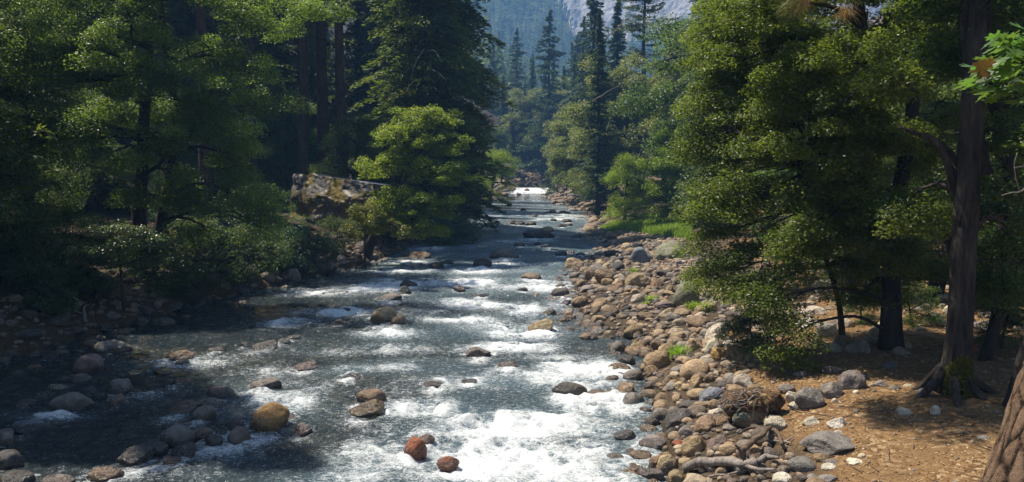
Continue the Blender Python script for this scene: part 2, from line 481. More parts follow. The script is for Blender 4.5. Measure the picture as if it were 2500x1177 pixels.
# ================================================================== ROCK SHAPES
def ico(sub):
    t = (1 + 5 ** 0.5) / 2
    V = [(-1, t, 0), (1, t, 0), (-1, -t, 0), (1, -t, 0), (0, -1, t), (0, 1, t), (0, -1, -t), (0, 1, -t), (t, 0, -1), (t, 0, 1), (-t, 0, -1), (-t, 0, 1)]
    Fc = [(0,11,5),(0,5,1),(0,1,7),(0,7,10),(0,10,11),(1,5,9),(5,11,4),(11,10,2),(10,7,6),(7,1,8),(3,9,4),(3,4,2),(3,2,6),(3,6,8),(3,8,9),(4,9,5),(2,4,11),(6,2,10),(8,6,7),(9,8,1)]
    V = [np.array(v, float) / np.linalg.norm(v) for v in V]
    for _ in range(sub):
        cache = {}; nf = []
        def mid(a, b):
            key = (min(a, b), max(a, b))
            if key not in cache:
                p = V[a] + V[b]; V.append(p / np.linalg.norm(p)); cache[key] = len(V) - 1
            return cache[key]
        for a, b, c in Fc:
            ab, bc, ca = mid(a, b), mid(b, c), mid(c, a)
            nf += [(a, ab, ca), (b, bc, ab), (c, ca, bc), (ab, bc, ca)]
        Fc = nf
    return np.array(V), np.array(Fc)
ICO = {s: ico(s) for s in (1, 2, 3, 4)}
def rock_verts(seed, angular, sub):
    rng = np.random.default_rng(seed)
    V, Fc = ICO[sub]
    K = int(rng.integers(7, 13))
    N = unit(rng.normal(size=(K, 3)) * np.array([1, 1, 0.9]))
    dk = rng.uniform(0.62, 0.95, K) if angular > 0.5 else rng.uniform(0.8, 1.02, K)
    p = 26.0 if angular > 0.5 else 9.0
    dots = np.clip(V @ N.T, 0.02, None)
    lim = dk[None] / dots
    r = (np.sum(lim ** -p, 1) + 1.06 ** -p) ** (-1 / p)
    o = rng.uniform(0, 50, 3)
    amp = 0.10 if angular > 0.5 else 0.065
    r = r * (1 + amp * 1.6 * fbm(V[:, 0] * 1.1 + o[0], V[:, 1] * 1.1 + o[1], V[:, 2] * 1.1 + o[2], 2, seed))
    r = r * (1 + amp * 0.5 * fbm(V[:, 0] * 4 + o[0], V[:, 1] * 4 + o[1], V[:, 2] * 4 + o[2], 3, seed + 1))
    P = V * r[:, None]
    P -= (P.max(0) + P.min(0)) / 2
    return P / ((P.max(0) - P.min(0)) / 2), Fc
ROCKS = []
for s in range(16):
    ang = 1.0 if s % 4 == 3 else (0.6 if s % 4 in (1, 2) else 0.2)
    P, Fc = rock_verts(100 + s, ang, 4)
    mb = MB(); mb.add(P, tris=Fc)
    ROCKS.append(mb.mesh('rock', M['rock'], True))

TONE = {'gr': (.21, .18, .155), 'dk': (.085, .075, .068), 'br': (.24, .165, .1), 'tn': (.36, .262, .155), 'pl': (.5, .43, .33), 'or': (.3, .18, .07),
        'rd': (.27, .095, .05), 'gn': (.22, .22, .15), 'bl': (.17, .185, .215), 'pu': (.2, .145, .12), 'wh': (.56, .5, .41)}
# zone: shared wording for rocks that nothing tells apart
ZL = {'A': ('grey boulder half sunk in the dark shaded shallows on the left of the river', 'boulders in the shaded left shallows'),
      'B': ('dark wet boulder breaking the white water in mid river', 'boulders in the rapids'),
      'C': ('small dark boulder in the blue riffles far upstream', 'boulders in the upstream riffles'),
      'D': ('rounded brown stone on the sunlit cobble bar along the right bank', 'stones on the cobble bar'),
      'E': ('pale stone lying on the orange dirt clearing at right', 'stones on the dirt clearing'),
      'F': ('dull grey stone on the shaded rocky left bank', 'stones along the left bank'),
      'G': ('pale rock on the shaded ground behind the leafy oaks at right', 'rocks behind the right oaks'),
      'H': ('dark shaded stone beside the quiet pool on the right bank', 'dark stones by the quiet pool'),
      'I': ('weathered stone on the far cobble bank at the river bend', 'stones at the river bend')}
ROCK_REC = []
ROCK_XY = []      # x, y, rx, ry
RIVER_ROCKS = []
ROCK_N = [0]
def put_rock(x, y, zb, a, b, c, tone, zone, label=None, shape=None, rz=None, name=None):
    """rock with half-sizes a,b,c whose foot line is at height zb"""
    rng = random.Random(int(x * 971 + y * 353))
    me = ROCKS[shape if shape is not None else rng.randrange(16)]
    nm = name or ('boulder' if a > 0.24 else 'stone')
    o = link(nm, me, None, (x, y, zb + c * 0.30))
    o.scale = (a, b, c)
    o.rotation_euler = (rng.uniform(-.12, .12), rng.uniform(-.14, .14), rz if rz is not None else rng.uniform(-.5, .5))
    t = TONE[tone]; v = rng.uniform(0.86, 1.14)
    o.color = (t[0] * v * rng.uniform(.95, 1.05), t[1] * v, t[2] * v * rng.uniform(.94, 1.06), 1)
    tag(o, label or ZL[zone][0], nm, ZL[zone][1])
    ROCK_REC.append((o, zone, label, tone, a))
    ROCK_XY.append((x, y, a, b)); ROCK_N[0] += 1
    return o
def rock_px(px, py, w, h, tone, zone, label=None, shape=None):
    p = on_ground(px, py)
    s = p[1] / F_PX
    a = w * s / 2
    al = math.atan2(CAM_Z - p[2], p[1])
    b = a * 0.85
    Hh = h * s
    # visible height of an ellipsoid: sqrt((c cos)^2 + (b sin)^2) + part below
    c = max(0.28 * a, 0.74 * (Hh - 0.55 * b * math.sin(al)) / math.cos(al))
    c = min(c, 1.5 * a)
    zb = float(max(terrain(p[0], p[1] + b * 0.7), W(p[1]))) - 0.02
    o = put_rock(p[0], p[1] + b * 0.8, zb, a, b, c, tone, zone, label, shape)
    if zone in 'ABC': RIVER_ROCKS.append((p[0], p[1] + b * 0.8, a, b))
    return o

RT = [
# left shallows
(262,864,100,34,'gr','A','long low grey boulder with a sloping right end atop the shaded left cluster'),
(219,848,42,20,'br','A','small brown boulder touching the upper left of the long low grey one'),
(208,911,79,46,'pu','A','dark brown rounded triangular boulder alone in black water at left'),
(187,937,55,25,'gr','A','smooth grey loaf-shaped boulder just under the dark triangular one'),
(131,953,45,14,'pl','A','thin pale flat rock barely above the dark water at left'),
(281,961,68,38,'gr','A','broad blue-grey boulder at the right end of the shaded left cluster'),
(208,967,45,24,'dk','A',''),(238,982,40,22,'dk','A',''),
(278,992,40,32,'pu','A','small round purplish boulder at the right tip of the shaded left cluster'),
(156,1003,105,44,'gr','A','largest smooth grey boulder in the shaded shallows at left'),
(87,982,50,24,'dk','A',''),(50,1000,58,28,'dk','A',''),
(55,1056,73,34,'bl','A','bluish grey boulder in the dark shallows by the left edge'),
(5,1087,56,40,'gr','A','grey boulder cut by the left edge below the bluish one'),
(8,1150,66,50,'dk','A','dark boulder in the lower left corner beside black water'),
(25,1190,80,36,'dk','A',''),(118,1192,90,26,'gr','A',''),
(246,1172,84,32,'br','A','brown wet glistening boulder awash at the bottom left'),
(320,1129,92,42,'dk','B','black wedge-shaped boulder at the left end of a dark row low in the shallows'),
(372,1113,62,36,'dk','B',''),(438,1122,68,42,'dk','B','dark leaning boulder at the right end of the row low in the shallows'),
(412,1136,46,20,'br','B',''),
(422,1086,92,46,'gr','B','broad grey boulder with a rounded back above the dark row in the shallows'),
(484,1072,58,28,'br','B',''),(515,1090,46,30,'dk','B',''),
(578,1083,56,42,'gr','B','upright grey pyramid boulder just left of the tawny round one'),
(568,1048,50,26,'dk','B',''),
(650,1052,97,64,'or','B','big round tawny boulder with a dark hollow at the edge of the white water'),
(737,1058,50,22,'pu','B','flat purple-grey rock right of the big tawny boulder'),
(702,1028,42,16,'br','B',''),
(437,1014,80,28,'pu','B','long flat purplish boulder in sunlit shallow water left of the rapids'),
(492,1030,58,38,'gr','B','grey tilted boulder leaning on the long purplish one'),
(507,1000,58,30,'gr','B',''),
(530,979,74,33,'pu','B','shiny purple-grey boulder with an orange left flank'),
(640,952,78,32,'gr','B','wet boulder glaring in the sun where the clear shallows meet the rapids'),
(438,939,46,16,'br','B',''),(392,916,44,14,'br','B',''),
(424,882,74,26,'br','A','low brown rock in sunlit shallows upstream of the shaded cluster'),
(438,893,38,17,'gr','A',''),(527,861,48,14,'dk','A',''),(640,855,62,24,'dk','B','dark wide rock low in the smooth dark water at left'),(596,848,30,14,'dk','B',''),
(742,902,52,22,'pu','B','lone purplish rock in the dark current left of mid river'),
(713,830,34,12,'dk','B',''),(690,842,40,14,'dk','B',''),(249,812,42,18,'dk','F',''),(115,876,56,16,'dk','A',''),(3,892,28,20,'gr','A',''),
# mid river
(930,788,72,42,'tn','B','large tan boulder standing clear in mid river with a smaller one at its side'),
(968,797,40,28,'tn','B','small tan boulder touching the right side of the large tan mid-river boulder'),
(831,791,34,10,'dk','B',''),(842,763,40,10,'dk','B',''),(948,736,66,20,'gr','B','low wide grey rock upstream of the large tan mid-river boulder'),
(995,700,46,17,'dk','B',''),(990,719,33,22,'dk','B','dark knob of rock below two others in the white stripe at mid river'),
(1120,712,30,15,'pu','B',''),(1175,725,38,9,'dk','B',''),(1065,657,40,18,'dk','B',''),(1088,646,38,10,'dk','B',''),
(1177,653,50,23,'dk','B','smooth dark dome of rock in the blue current at mid river'),
(1232,631,72,25,'gr','B','long grey boulder with a lit left end upstream in mid river'),
(1020,633,62,20,'br','F','sunlit brown rock at the water edge under the left bank tree'),
(1298,682,52,16,'br','B','low brown rock splitting the current left of the cobble bar'),
(1277,712,28,10,'dk','B',''),
(1316,582,80,22,'dk','C','long black flat boulder upstream near the quiet pool'),
(1337,567,34,15,'tn','C','pale tan boulder behind the long black flat one'),
(1269,603,32,12,'dk','C',''),(1315,599,22,9,'dk','C',''),(1331,604,26,9,'dk','C',''),
(1278,515,16,9,'dk','C',''),(1252,549,24,13,'dk','C',''),(1268,550,28,13,'dk','C','left boulder of the dark trio in the upstream riffles'),(1296,551,30,11,'dk','C','right boulder of the dark trio in the upstream riffles'),
(1384,544,25,11,'dk','C',''),(1352,541,18,7,'dk','C',''),(1408,582,30,12,'dk','C',''),(1434,579,32,12,'tn','C','flat sunlit tan rock in shallow water before the green grass'),
(1370,625,32,13,'dk','C',''),(1418,625,24,10,'dk','C',''),(1353,612,22,6,'dk','C',''),(1394,618,26,7,'dk','C',''),
(1350,521,18,10,'tn','C',''),(1336,522,20,6,'dk','C',''),(1380,521,32,8,'tn','C',''),(1372,556,22,10,'dk','C',''),(1390,552,18,8,'br','C',''),(1305,530,14,6,'br','C',''),
(1402,660,54,33,'tn','D','angular tan boulder at the upstream tip of the cobble bar'),
(1373,726,50,27,'dk','B','dark smooth boulder in the water off the cobble bar'),
(1385,742,26,12,'dk','B',''),(1320,812,66,34,'tn','B','tan pointed boulder alone in the current off the cobble bar'),
(1168,874,70,25,'gr','B','grey wet boulder above the white drop in mid river'),
(1240,903,54,22,'gr','B','grey boulder with water sheeting over it right of mid river'),
(1392,968,88,33,'dk','B','dark flat boulder with a notch amid the white water at right'),
(1515,910,62,22,'br','B','brown mossy ledge of rock where the cobble bar meets the rapids'),
(1145,935,40,12,'dk','B',''),
(902,985,76,34,'br','B','upper of two dark brown boulders side by side in the rapids'),
(890,1014,90,33,'br','B','lower of two dark brown boulders side by side in the rapids'),
(1012,1122,58,54,'rd','B','rust red blocky boulder in the white water'),
(1034,1085,50,26,'pu','B','dark purple boulder behind the rust red block'),
(1092,1147,60,30,'rd','B','low red-brown boulder downstream of the rust red block'),
(855,925,46,10,'dk','B',''),(1060,945,60,14,'dk','B',''),
# cobble bar
(1477,692,46,38,'br','D','rounded brown boulder leaning against a blocky one on the upper cobble bar'),
(1442,684,32,31,'br','D','blocky brown boulder left of the leaning round one on the upper bar'),
(1561,704,66,40,'tn','D','largest tan-brown boulder high on the upper cobble bar'),
(1486,698,36,19,'br','D',''),(1515,700,28,19,'br','D',''),(1604,700,30,22,'br','D',''),(1637,718,22,24,'tn','D',''),
(1418,752,48,28,'br','D','brown humped boulder at the water edge of the bar'),
(1558,871,62,37,'br','D','dark brown round boulder wet at its foot in the inlet of the bar'),
(1633,872,48,38,'tn','D','smooth tan round boulder with a small green plant at its side'),
(1547,827,54,33,'br','D','brown boulder with a sharp shadow line above the inlet of the bar'),
(1606,855,38,26,'br','D',''),(1491,830,38,23,'tn','D',''),(1438,830,52,19,'br','D','long low brown rock in the shallows off the cobble bar'),(1459,810,40,16,'br','D',''),
(1462,789,42,17,'tn','D',''),(1576,781,42,21,'br','D',''),(1378,785,28,13,'br','D',''),(1391,780,34,18,'br','D',''),(1454,768,26,21,'br','D',''),
(1462,756,38,20,'tn','D',''),(1493,768,44,23,'br','D',''),(1473,778,32,17,'dk','D',''),(1535,773,36,12,'dk','D',''),
(1595,917,44,22,'br','D',''),(1633,915,38,20,'br','D',''),(1644,937,42,23,'br','D',''),
(1704,922,80,45,'tn','D','big smooth tan oval boulder lying highest in the lower cobble bar'),
(1704,951,37,38,'tn','D','egg-shaped tan stone stood on end under the big oval boulder'),
(1754,835,54,52,'pl','D','pale greenish grey boulder standing tall at the back of the bar'),
(1742,862,38,45,'pl','D','pale upright stone leaning in front of the tall pale boulder'),
(1761,881,46,35,'or','D','yellow-tan oval stone below the pale upright pair'),
(1785,850,38,20,'wh','D','white stone beside the pale upright pair'),
(1803,829,44,25,'or','D','orange-tan stone behind the pale upright pair'),
(1710,800,58,31,'br','D','brown slab-topped boulder at the back of the bar'),
(1698,856,44,34,'tn','D',''),(1727,885,34,22,'pl','D',''),
(1667,1038,80,43,'dk','D','large dark slate boulder at the water edge below the root tangle'),
(1692,998,62,22,'dk','D','flat black rock above the large dark slate boulder'),
(1743,978,64,34,'bl','D','blue-grey slab beside the root tangle'),
(1645,1064,34,24,'dk','D','small black boulder touching the water under the slate boulder'),(1673,1054,32,20,'dk','D',''),
(1686,1073,56,31,'gr','D',''),(1700,1110,60,48,'tn','D','lumpy sunlit tan boulder low on the bar'),
(1754,1097,52,35,'pu','D','purple-brown angular boulder under the root tangle'),
(1632,1160,60,52,'tn','D','tan boulder with a bright face at the water edge near the bottom'),
(1603,1147,46,36,'br','D','brown wet boulder awash at the lowest corner of the bar'),
(1653,1195,50,48,'tn','D',''),(1657,1095,34,20,'rd','D',''),
(1727,1054,56,38,'br','D','round brown boulder under the left side of the root tangle'),
(1818,943,49,32,'pl','D','pinkish white slab at the edge of the dirt above the root tangle'),
(1898,1054,58,38,'pl','D','pale lichened slab leaning at the right side of the root tangle'),
(1793,1143,44,28,'tn','D',''),(1758,1142,44,22,'tn','D',''),(1676,1137,36,18,'tn','D',''),(1667,953,42,20,'tn','D',''),
(1735,933,28,22,'br','D',''),(1770,922,28,24,'br','D',''),(1850,1110,50,22,'tn','D',''),(1720,1000,50,24,'tn','D',''),(1708,978,56,28,'tn','D',''),
(1675,890,40,20,'tn','D',''),(1660,835,44,26,'tn','D',''),(1722,765,60,26,'tn','D',''),(1667,775,44,22,'tn','D',''),
# pool side
(1572,643,60,42,'bl','H','big blue-grey angular boulder by the quiet pool'),
(1637,635,76,50,'gn','H','big green-grey slab tilted behind the blue-grey boulder'),
(1680,748,66,94,'gn','H','tallest green-grey block of rock half hidden by oak leaves'),
(1502,625,48,16,'dk','H',''),(1461,634,30,13,'dk','H',''),(1484,607,30,11,'dk','H',''),(1538,612,28,15,'dk','H',''),(1500,585,26,12,'dk','H',''),
(1515,640,34,14,'dk','H',''),(1530,628,28,14,'dk','H',''),(1485,622,26,10,'dk','H',''),(1555,588,30,14,'tn','H',''),
# dirt clearing
(1984,1000,75,58,'gr','E','big grey broken-topped boulder in the middle of the dirt clearing',3),
(2040,974,69,42,'gr','E','rounded pale grey boulder right behind the big broken-topped one',7),
(2089,953,72,48,'gr','E','boulder half in shade with one sunlit face behind the dirt clearing'),
(2041,914,56,23,'dk','E','low dark boulder in the shade at the back of the clearing'),
(1927,961,48,23,'gr','E','flat grey stone at the left of the clearing boulders'),
(1935,984,32,31,'pl','E',''),(1942,1000,29,21,'pl','E',''),(2041,985,18,15,'pl','E',''),(2093,962,18,12,'pl','E',''),
(2049,1047,48,28,'wh','E','white rounded stone alone on the sunny dirt'),(2047,1060,23,12,'wh','E','small white pebble just below the white rounded stone'),
(1986,1039,49,20,'pl','E','pale split slab on the dirt right of the root tangle'),
(2211,1021,40,24,'pl','E','pale stone on the dirt left of the mossy-footed trunk'),(2288,1016,26,25,'wh','E',''),
(2045,1108,148,46,'gr','E','long flat grey slab lying on the dirt near the bottom',11),
(2012,1127,46,22,'tn','E','round tan stone tucked under the front of the long slab'),
(2035,1134,34,13,'gr','E',''),(2029,1153,40,16,'wh','E',''),(2097,1136,48,12,'pl','E',''),(2107,1118,22,13,'pl','E',''),
(1916,1184,52,26,'pl','E','pale grey rock at the bottom edge of the clearing'),(2021,1185,60,22,'gr','E',''),
(2156,945,34,18,'gr','E',''),(2190,952,30,14,'gr','E',''),(2262,966,36,21,'gr','E',''),(2220,946,22,10,'pl','E',''),(2406,1075,32,13,'pl','E',''),
(1960,920,40,16,'gr','E',''),(2110,930,34,18,'dk','E',''),(2180,900,40,20,'gr','E',''),
# behind the oaks
(2018,822,60,40,'pl','G',''),(1975,800,60,26,'wh','G',''),(1995,770,66,24,'pl','G',''),(2060,790,40,22,'gr','G',''),(2000,845,44,18,'gr','G',''),(2040,860,50,26,'pl','G',''),
(2100,862,60,34,'gr','G',''),(1940,790,44,20,'tn','G',''),(2240,740,50,22,'pl','G',''),(2290,790,44,26,'gn','G',''),(2310,735,40,20,'wh','G',''),(2400,810,60,30,'gr','G',''),(2430,780,50,22,'gr','G',''),
(2380,860,36,22,'rd','G',''),(2210,870,50,24,'gr','G',''),(2260,800,40,16,'tn','G',''),(2020,700,60,20,'pl','G',''),(2080,690,50,20,'pl','G',''),(2330,770,40,24,'wh','G',''),
# left bank
(712,689,40,36,'gr','F','pale round-topped boulder on the left bank stones'),
(792,667,50,28,'gr','F','smooth grey boulder at the waterline of the left bank by the driftwood'),
(650,690,40,22,'gr','F',''),(745,655,36,20,'gr','F',''),(612,668,40,22,'gr','F',''),(585,720,46,20,'dk','F',''),(760,640,36,18,'gr','F',''),(830,640,30,16,'gr','F',''),
(690,665,30,16,'gr','F',''),(540,690,44,22,'dk','F',''),(600,640,44,24,'gr','F',''),(660,645,30,16,'gr','F',''),(860,640,30,14,'br','F',''),(1000,625,40,10,'br','F',''),
(480,730,44,20,'dk','F',''),(420,760,44,22,'dk','F',''),(350,775,44,20,'dk','F',''),(130,800,60,26,'dk','F',''),(60,830,60,24,'dk','F',''),(60,780,50,22,'dk','F',''),(180,815,40,16,'dk','F',''),
(1140,505,14,8,'gr','F',''),(1148,498,16,8,'tn','F',''),(1128,515,16,9,'dk','F',''),
]
for r_ in RT: rock_px(*r_[:6], r_[6] or None, r_[7] if len(r_) > 7 else None)

# countable stones packed between the placed ones
def clear_of(x, y, a, slack=0.75):
    for (X0, Y0, A0, B0) in ROCK_XY:
        dx, dy = x - X0, y - Y0
        if abs(dx) < a + A0 and abs(dy) < a + B0 and dx * dx + dy * dy < (slack * (a + min(A0, B0))) ** 2: return False
    return True
rr = random.Random(11)
def scatter(n, zone, fxy, arange, tones, tries=6000):
    done = 0
    for _ in range(tries):
        if done >= n: break
        x, y = fxy(); a = rr.uniform(*arange)
        if not clear_of(x, y, a): continue
        zb = float(max(terrain(x, y), W(y))) - 0.03
        put_rock(x, y, zb, a, a * rr.uniform(.75, 1), a * rr.uniform(.5, .9), rr.choice(tones), zone)
        done += 1
BAR_Y = lambda lo, hi: lo + (hi - lo) * rr.random() ** 1.5
def bar_xy():
    y = BAR_Y(12.3, 52); return XR(y) + rr.uniform(-0.6, np.interp(y, [12, 17, 24, 34, 52], [1.6, 1.9, 4.5, 5.0, 3.5])), y
scatter(75, 'D', bar_xy, (0.15, 0.36), ['br', 'tn', 'tn', 'br', 'pu', 'gr', 'gr', 'dk', 'pl'])
def left_xy():
    y = rr.uniform(24, 46); return XL(y) - rr.uniform(-0.2, 2.8), y
scatter(18, 'F', left_xy, (0.18, 0.34), ['gr', 'dk', 'gr'])
def bend_xy():
    y = rr.uniform(150, 208); x = rr.uniform(-6, 9)
    if y < 186: x = (XL(y) + rr.uniform(-1, 4.5)) if rr.random() < 0.5 else XR(y) + rr.uniform(-.5, 3)
    return x, y
scatter(16, 'I', bend_xy, (0.5, 0.95), ['tn', 'br', 'gr'])

# stones without a wording of their own are named by the nearest one that has it
TW = {'gr': 'grey', 'dk': 'dark', 'br': 'brown', 'tn': 'tan', 'pl': 'pale', 'or': 'orange-brown', 'rd': 'reddish', 'gn': 'greenish', 'bl': 'bluish', 'pu': 'purplish', 'wh': 'white'}
keyed = [(o, l) for (o, z_, l, t, a) in ROCK_REC if l and len(l.replace('-', ' ').split()) <= 10]
used_l = set()
for (o, z_, l, t, a) in sorted([q_ for q_ in ROCK_REC if not q_[2]], key=lambda q_: -q_[4] / q_[0].location.y):
    x, y = o.location.x, o.location.y
    near = sorted((math.hypot(k_.location.x - x, (k_.location.y - y) * .7), n_) for n_, (k_, kl) in enumerate(keyed))[:3]
    for (d_, n_) in near:
        k_, kl = keyed[n_]
        if d_ > 0.9 * k_.scale[0] + a + 0.035 * y: break
        dx, dy = (x - k_.location.x) , (y - k_.location.y) * .6
        rel = ('just left of' if dx < 0 else 'just right of') if abs(dx) > abs(dy) else ('just behind' if dy > 0 else 'just in front of')
        txt = f"{'small' if a < .2 else 'medium'} {TW[t]} {o['category']} {rel} the {kl}"
        if txt in used_l or len(txt.replace('-', ' ').split()) > 16: continue
        used_l.add(txt); o['label'] = txt
        break

# the uncountable rest of the cobbles
def cobbles(name, label, n, fxy, amin, amax, sub=2, tb=(0, 1), power=2.2):
    V0s = [rock_verts(300 + s, 0.6 if s % 3 == 0 else 0.2, sub) for s in range(8)]
    mb = MB()
    g = np.random.default_rng(hash(name) % 1000 if False else len(name) * 7)
    grid = {}
    cnt = 0
    XY = [fxy(g) for _ in range(n)]
    TZ = terrain(np.array([q_[0] for q_ in XY], float), np.array([q_[1] for q_ in XY], float))
    rocks_np = np.array(ROCK_XY); rm = np.minimum(rocks_np[:, 2], rocks_np[:, 3])
    for (x, y), tz in zip(XY, TZ):
        a = amin + (amax - amin) * g.random() ** power
        if y > 60: a *= 1.6
        if np.any((rocks_np[:, 0] - x) ** 2 + (rocks_np[:, 1] - y) ** 2 < (0.7 * (a + rm)) ** 2): continue
        key = (int(x / 0.5), int(y / 0.5)); bad = False
        for i in (-1, 0, 1):
            for j in (-1, 0, 1):
                for (X0, Y0, A0) in grid.get((key[0] + i, key[1] + j), ()):
                    if (x - X0) ** 2 + (y - Y0) ** 2 < (0.72 * (a + A0)) ** 2: bad = True
        if bad: continue
        grid.setdefault(key, []).append((x, y, a)); cnt += 1
        P, Fc = V0s[int(g.integers(8))]
        P = P * np.array([a, a * g.uniform(.65, 1), a * g.uniform(.45, .9)])
        th = g.uniform(0, 6.28); cs, sn = math.cos(th), math.sin(th)
        P = np.stack([P[:, 0] * cs - P[:, 1] * sn, P[:, 0] * sn + P[:, 1] * cs, P[:, 2]], 1)
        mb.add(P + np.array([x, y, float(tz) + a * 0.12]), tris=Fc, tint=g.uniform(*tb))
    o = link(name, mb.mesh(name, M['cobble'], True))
    return tag(o, label, kind='stuff')
def f_bar(g):
    y = 9.6 + 48 * g.random() ** 1.35
    return XR(y) + g.uniform(-1.0, np.interp(y, [12, 16, 19, 24, 34, 58], [1.75, 2.0, 3.2, 5.6, 6.2, 4.5])), y
cobbles('cobbles', 'brown and tan cobbles filling the bar along the right bank', 8000, f_bar, 0.06, 0.23, power=1.7)
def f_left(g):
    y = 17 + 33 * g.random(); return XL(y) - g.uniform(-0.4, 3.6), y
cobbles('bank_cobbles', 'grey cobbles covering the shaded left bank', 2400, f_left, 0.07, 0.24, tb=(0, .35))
def f_far(g):
    if g.random() < 0.4:
        y = g.uniform(55, 168); return (XR(y) + g.uniform(-1.5, 3.5), y) if g.random() < 0.7 else (XL(y) - g.uniform(-0.5, 2), y)
    y = g.uniform(168, 214); return g.uniform(-9, 16), y
def f_far2(g):
    while True:
        x, y = f_far(g)
        if not (167 < y < 186 and 0.3 < x < 8): return x, y
cobbles('bend_cobbles', 'cobbles heaped on the far bank where the river bends', 2600, f_far2, 0.13, 0.5, sub=1, tb=(.2, .9))
def f_back(g):
    y = 17 + 22 * g.random(); return XR(y) + g.uniform(4.5, 16), y
cobbles('floor_stones', 'small pale stones strewn on the ground behind the right oaks', 900, f_back, 0.05, 0.24, tb=(.3, 1))
def f_dirt(g):
    y = 9 + 12 * g.random(); return XR(y) + g.uniform(2.0, 8.5), y
cobbles('pebbles', 'small pebbles scattered over the dirt clearing', 420, f_dirt, 0.012, 0.06, sub=1, tb=(.3, 1))
def f_bed(g):
    y = 12 + 26 * g.random() ** 1.4; return XL(y) + g.uniform(0, 9), y
def f_riv(g):
    y = 13 + 80 * g.random() ** 1.8; return g.uniform(XL(y), XR(y)), y
cobbles('bed_cobbles', 'brown cobbles on the river bed under clear water', 2600, f_riv, 0.1, 0.34, tb=(.1, .7))


# ================================================================== WATER
FOAM = [(820,762,110,9,.6),(1000,852,150,12,.5),(1100,900,150,14,.55),(900,900,140,14,.5),(1180,745,90,10,.6),(1050,1050,160,24,.7),(1200,1120,400,60,1.0),(860,1095,150,32,.9),(1300,1040,260,30,1.0),(1010,1000,130,22,.85),(1480,980,110,50,.8),(1440,905,130,22,.95),(1250,925,220,22,.65),
        (1210,850,150,14,.7),(1250,800,110,22,.8),(1330,755,90,18,.85),(1150,780,120,9,.6),(960,815,80,10,.7),(690,787,80,11,.85),(740,715,110,9,.75),(900,702,160,9,.65),
        (1110,690,200,10,.75),(1300,702,110,14,.8),(1130,662,120,6,.55),(1260,645,60,5,.5),(1050,605,80,6,.55),(670,915,90,22,.7),(720,985,120,30,.85),(640,1085,150,30,.6),
        (560,1100,130,30,.55),(380,1155,150,24,.7),(455,885,110,18,.4),(380,965,60,18,.5),(1200,520,60,5,.6),(1330,527,110,5,.45),(1180,560,100,6,.45),(150,1020,80,9,.35),
        (1560,1100,50,50,.55),(850,950,120,20,.6),(1350,870,120,10,.5),(1020,760,70,8,.45),(1100,740,90,10,.5),(960,660,90,6,.5),(1240,590,70,5,.4),(1400,1165,220,25,.8),(900,1165,200,25,.7),(1000,640,60,5,.6),
        (1060,880,80,10,.35),(800,860,80,10,.35),(1160,498,40,3,.5),(1350,535,60,4,.5),(700,930,60,14,.5)]
rows = [8.0]
while rows[-1] < 186: rows.append(rows[-1] + max(0.05, min(1.2, rows[-1] ** 2 / 8200.0)))
rows = np.concatenate([np.array([-40, -20, -5, 2]), np.array(rows)])
NU = 560
U = np.linspace(0, 1, NU)
Yw = np.repeat(rows[:, None], NU, 1)
x0 = XL(rows)[:, None] - 2.2; x1 = XR(rows)[:, None] + 3.6
Xw = x0 + (x1 - x0) * U[None]
turb = np.zeros_like(Xw)
for (px, py, rx, ry, amp) in FOAM:
    c0 = on_water(px, py); s = c0[1] / F_PX
    near = on_water(px, py + ry)[1]; far = on_water(px, py - ry)[1]
    ry_w = max(0.25, abs(far - near) / 2)
    turb = np.maximum(turb, amp * np.exp(-0.9 * (((Xw - c0[0]) / (rx * s)) ** 2 + ((Yw - c0[1]) / ry_w) ** 2)))
turb = np.maximum(turb, 1.2 * sstep(166.5, 169, Yw) * sstep(184, 181, Yw) * sstep(-0.5, 1.0, Xw))
# water broken by the rocks that stand in it
rk = np.zeros_like(Xw); lift = np.zeros_like(Xw)
for (x, y, a, b) in RIVER_ROCKS:
    ri = np.nonzero(np.abs(rows - y) < 4 * b + 1.2)[0]
    if not len(ri): continue
    sl = slice(ri[0], ri[-1] + 1)
    dx, dy = (Xw[sl] - x) / a, (Yw[sl] - y) / b
    fast = np.interp(x, [-12, -6, -2], [0.25, 0.6, 1.0]) * float(np.interp(y, [60, 120], [1, 0.6]))
    wake = np.exp(-(dx / 1.05) ** 2 * 1.3 - ((dy + 1.9) / 1.5) ** 2)
    ring = np.exp(-((np.sqrt(dx ** 2 + dy ** 2) - 1.12) / 0.22) ** 2) * (0.3 + 0.7 * sstep(-.4, .8, dy)) * np.clip(.6 + 1.3 * vnoise(Xw[sl] * 3, Yw[sl] * 3, seed=71), 0, 1)
    rk[sl] = np.maximum(rk[sl], fast * np.maximum(0.75 * wake, 0.7 * ring))
    lift[sl] += fast * 0.08 * np.exp(-(dx / 1.2) ** 2 - ((dy - 1.2) / 0.7) ** 2)
turb = turb * np.clip(0.74 + 1.2 * fbm(Xw * 0.55 + 3, Yw * 0.34, oct=3, seed=70), 0.12, 1.25)
wx = Xw + 0.35 * fbm(Xw * 0.8, Yw * 0.8, oct=3, seed=61); wy = Yw + 0.5 * fbm(Xw * 0.7 + 9, Yw * 0.7, oct=3, seed=62)
ridge = 1 - np.abs(fbm(wx * 0.95, wy * 0.85, oct=4, seed=63)) * 2.4
streak = 1 - np.abs(fbm(wx * 2.3 + 0.5 * wy, wy * 0.55, oct=4, seed=69)) * 2.4
chop = fbm(wx * 2.0, wy * 2.4, oct=4, seed=64, gain=0.6)
swell = fbm(Xw * 0.32, Yw * 0.55, oct=2, seed=65)
T = np.clip(turb + 0.7 * rk, 0, 1.3)
calm = sstep(128, 140, Yw) * sstep(168, 160, Yw)
dfade = np.clip(45 / np.maximum(Yw, 1), 0.12, 1)
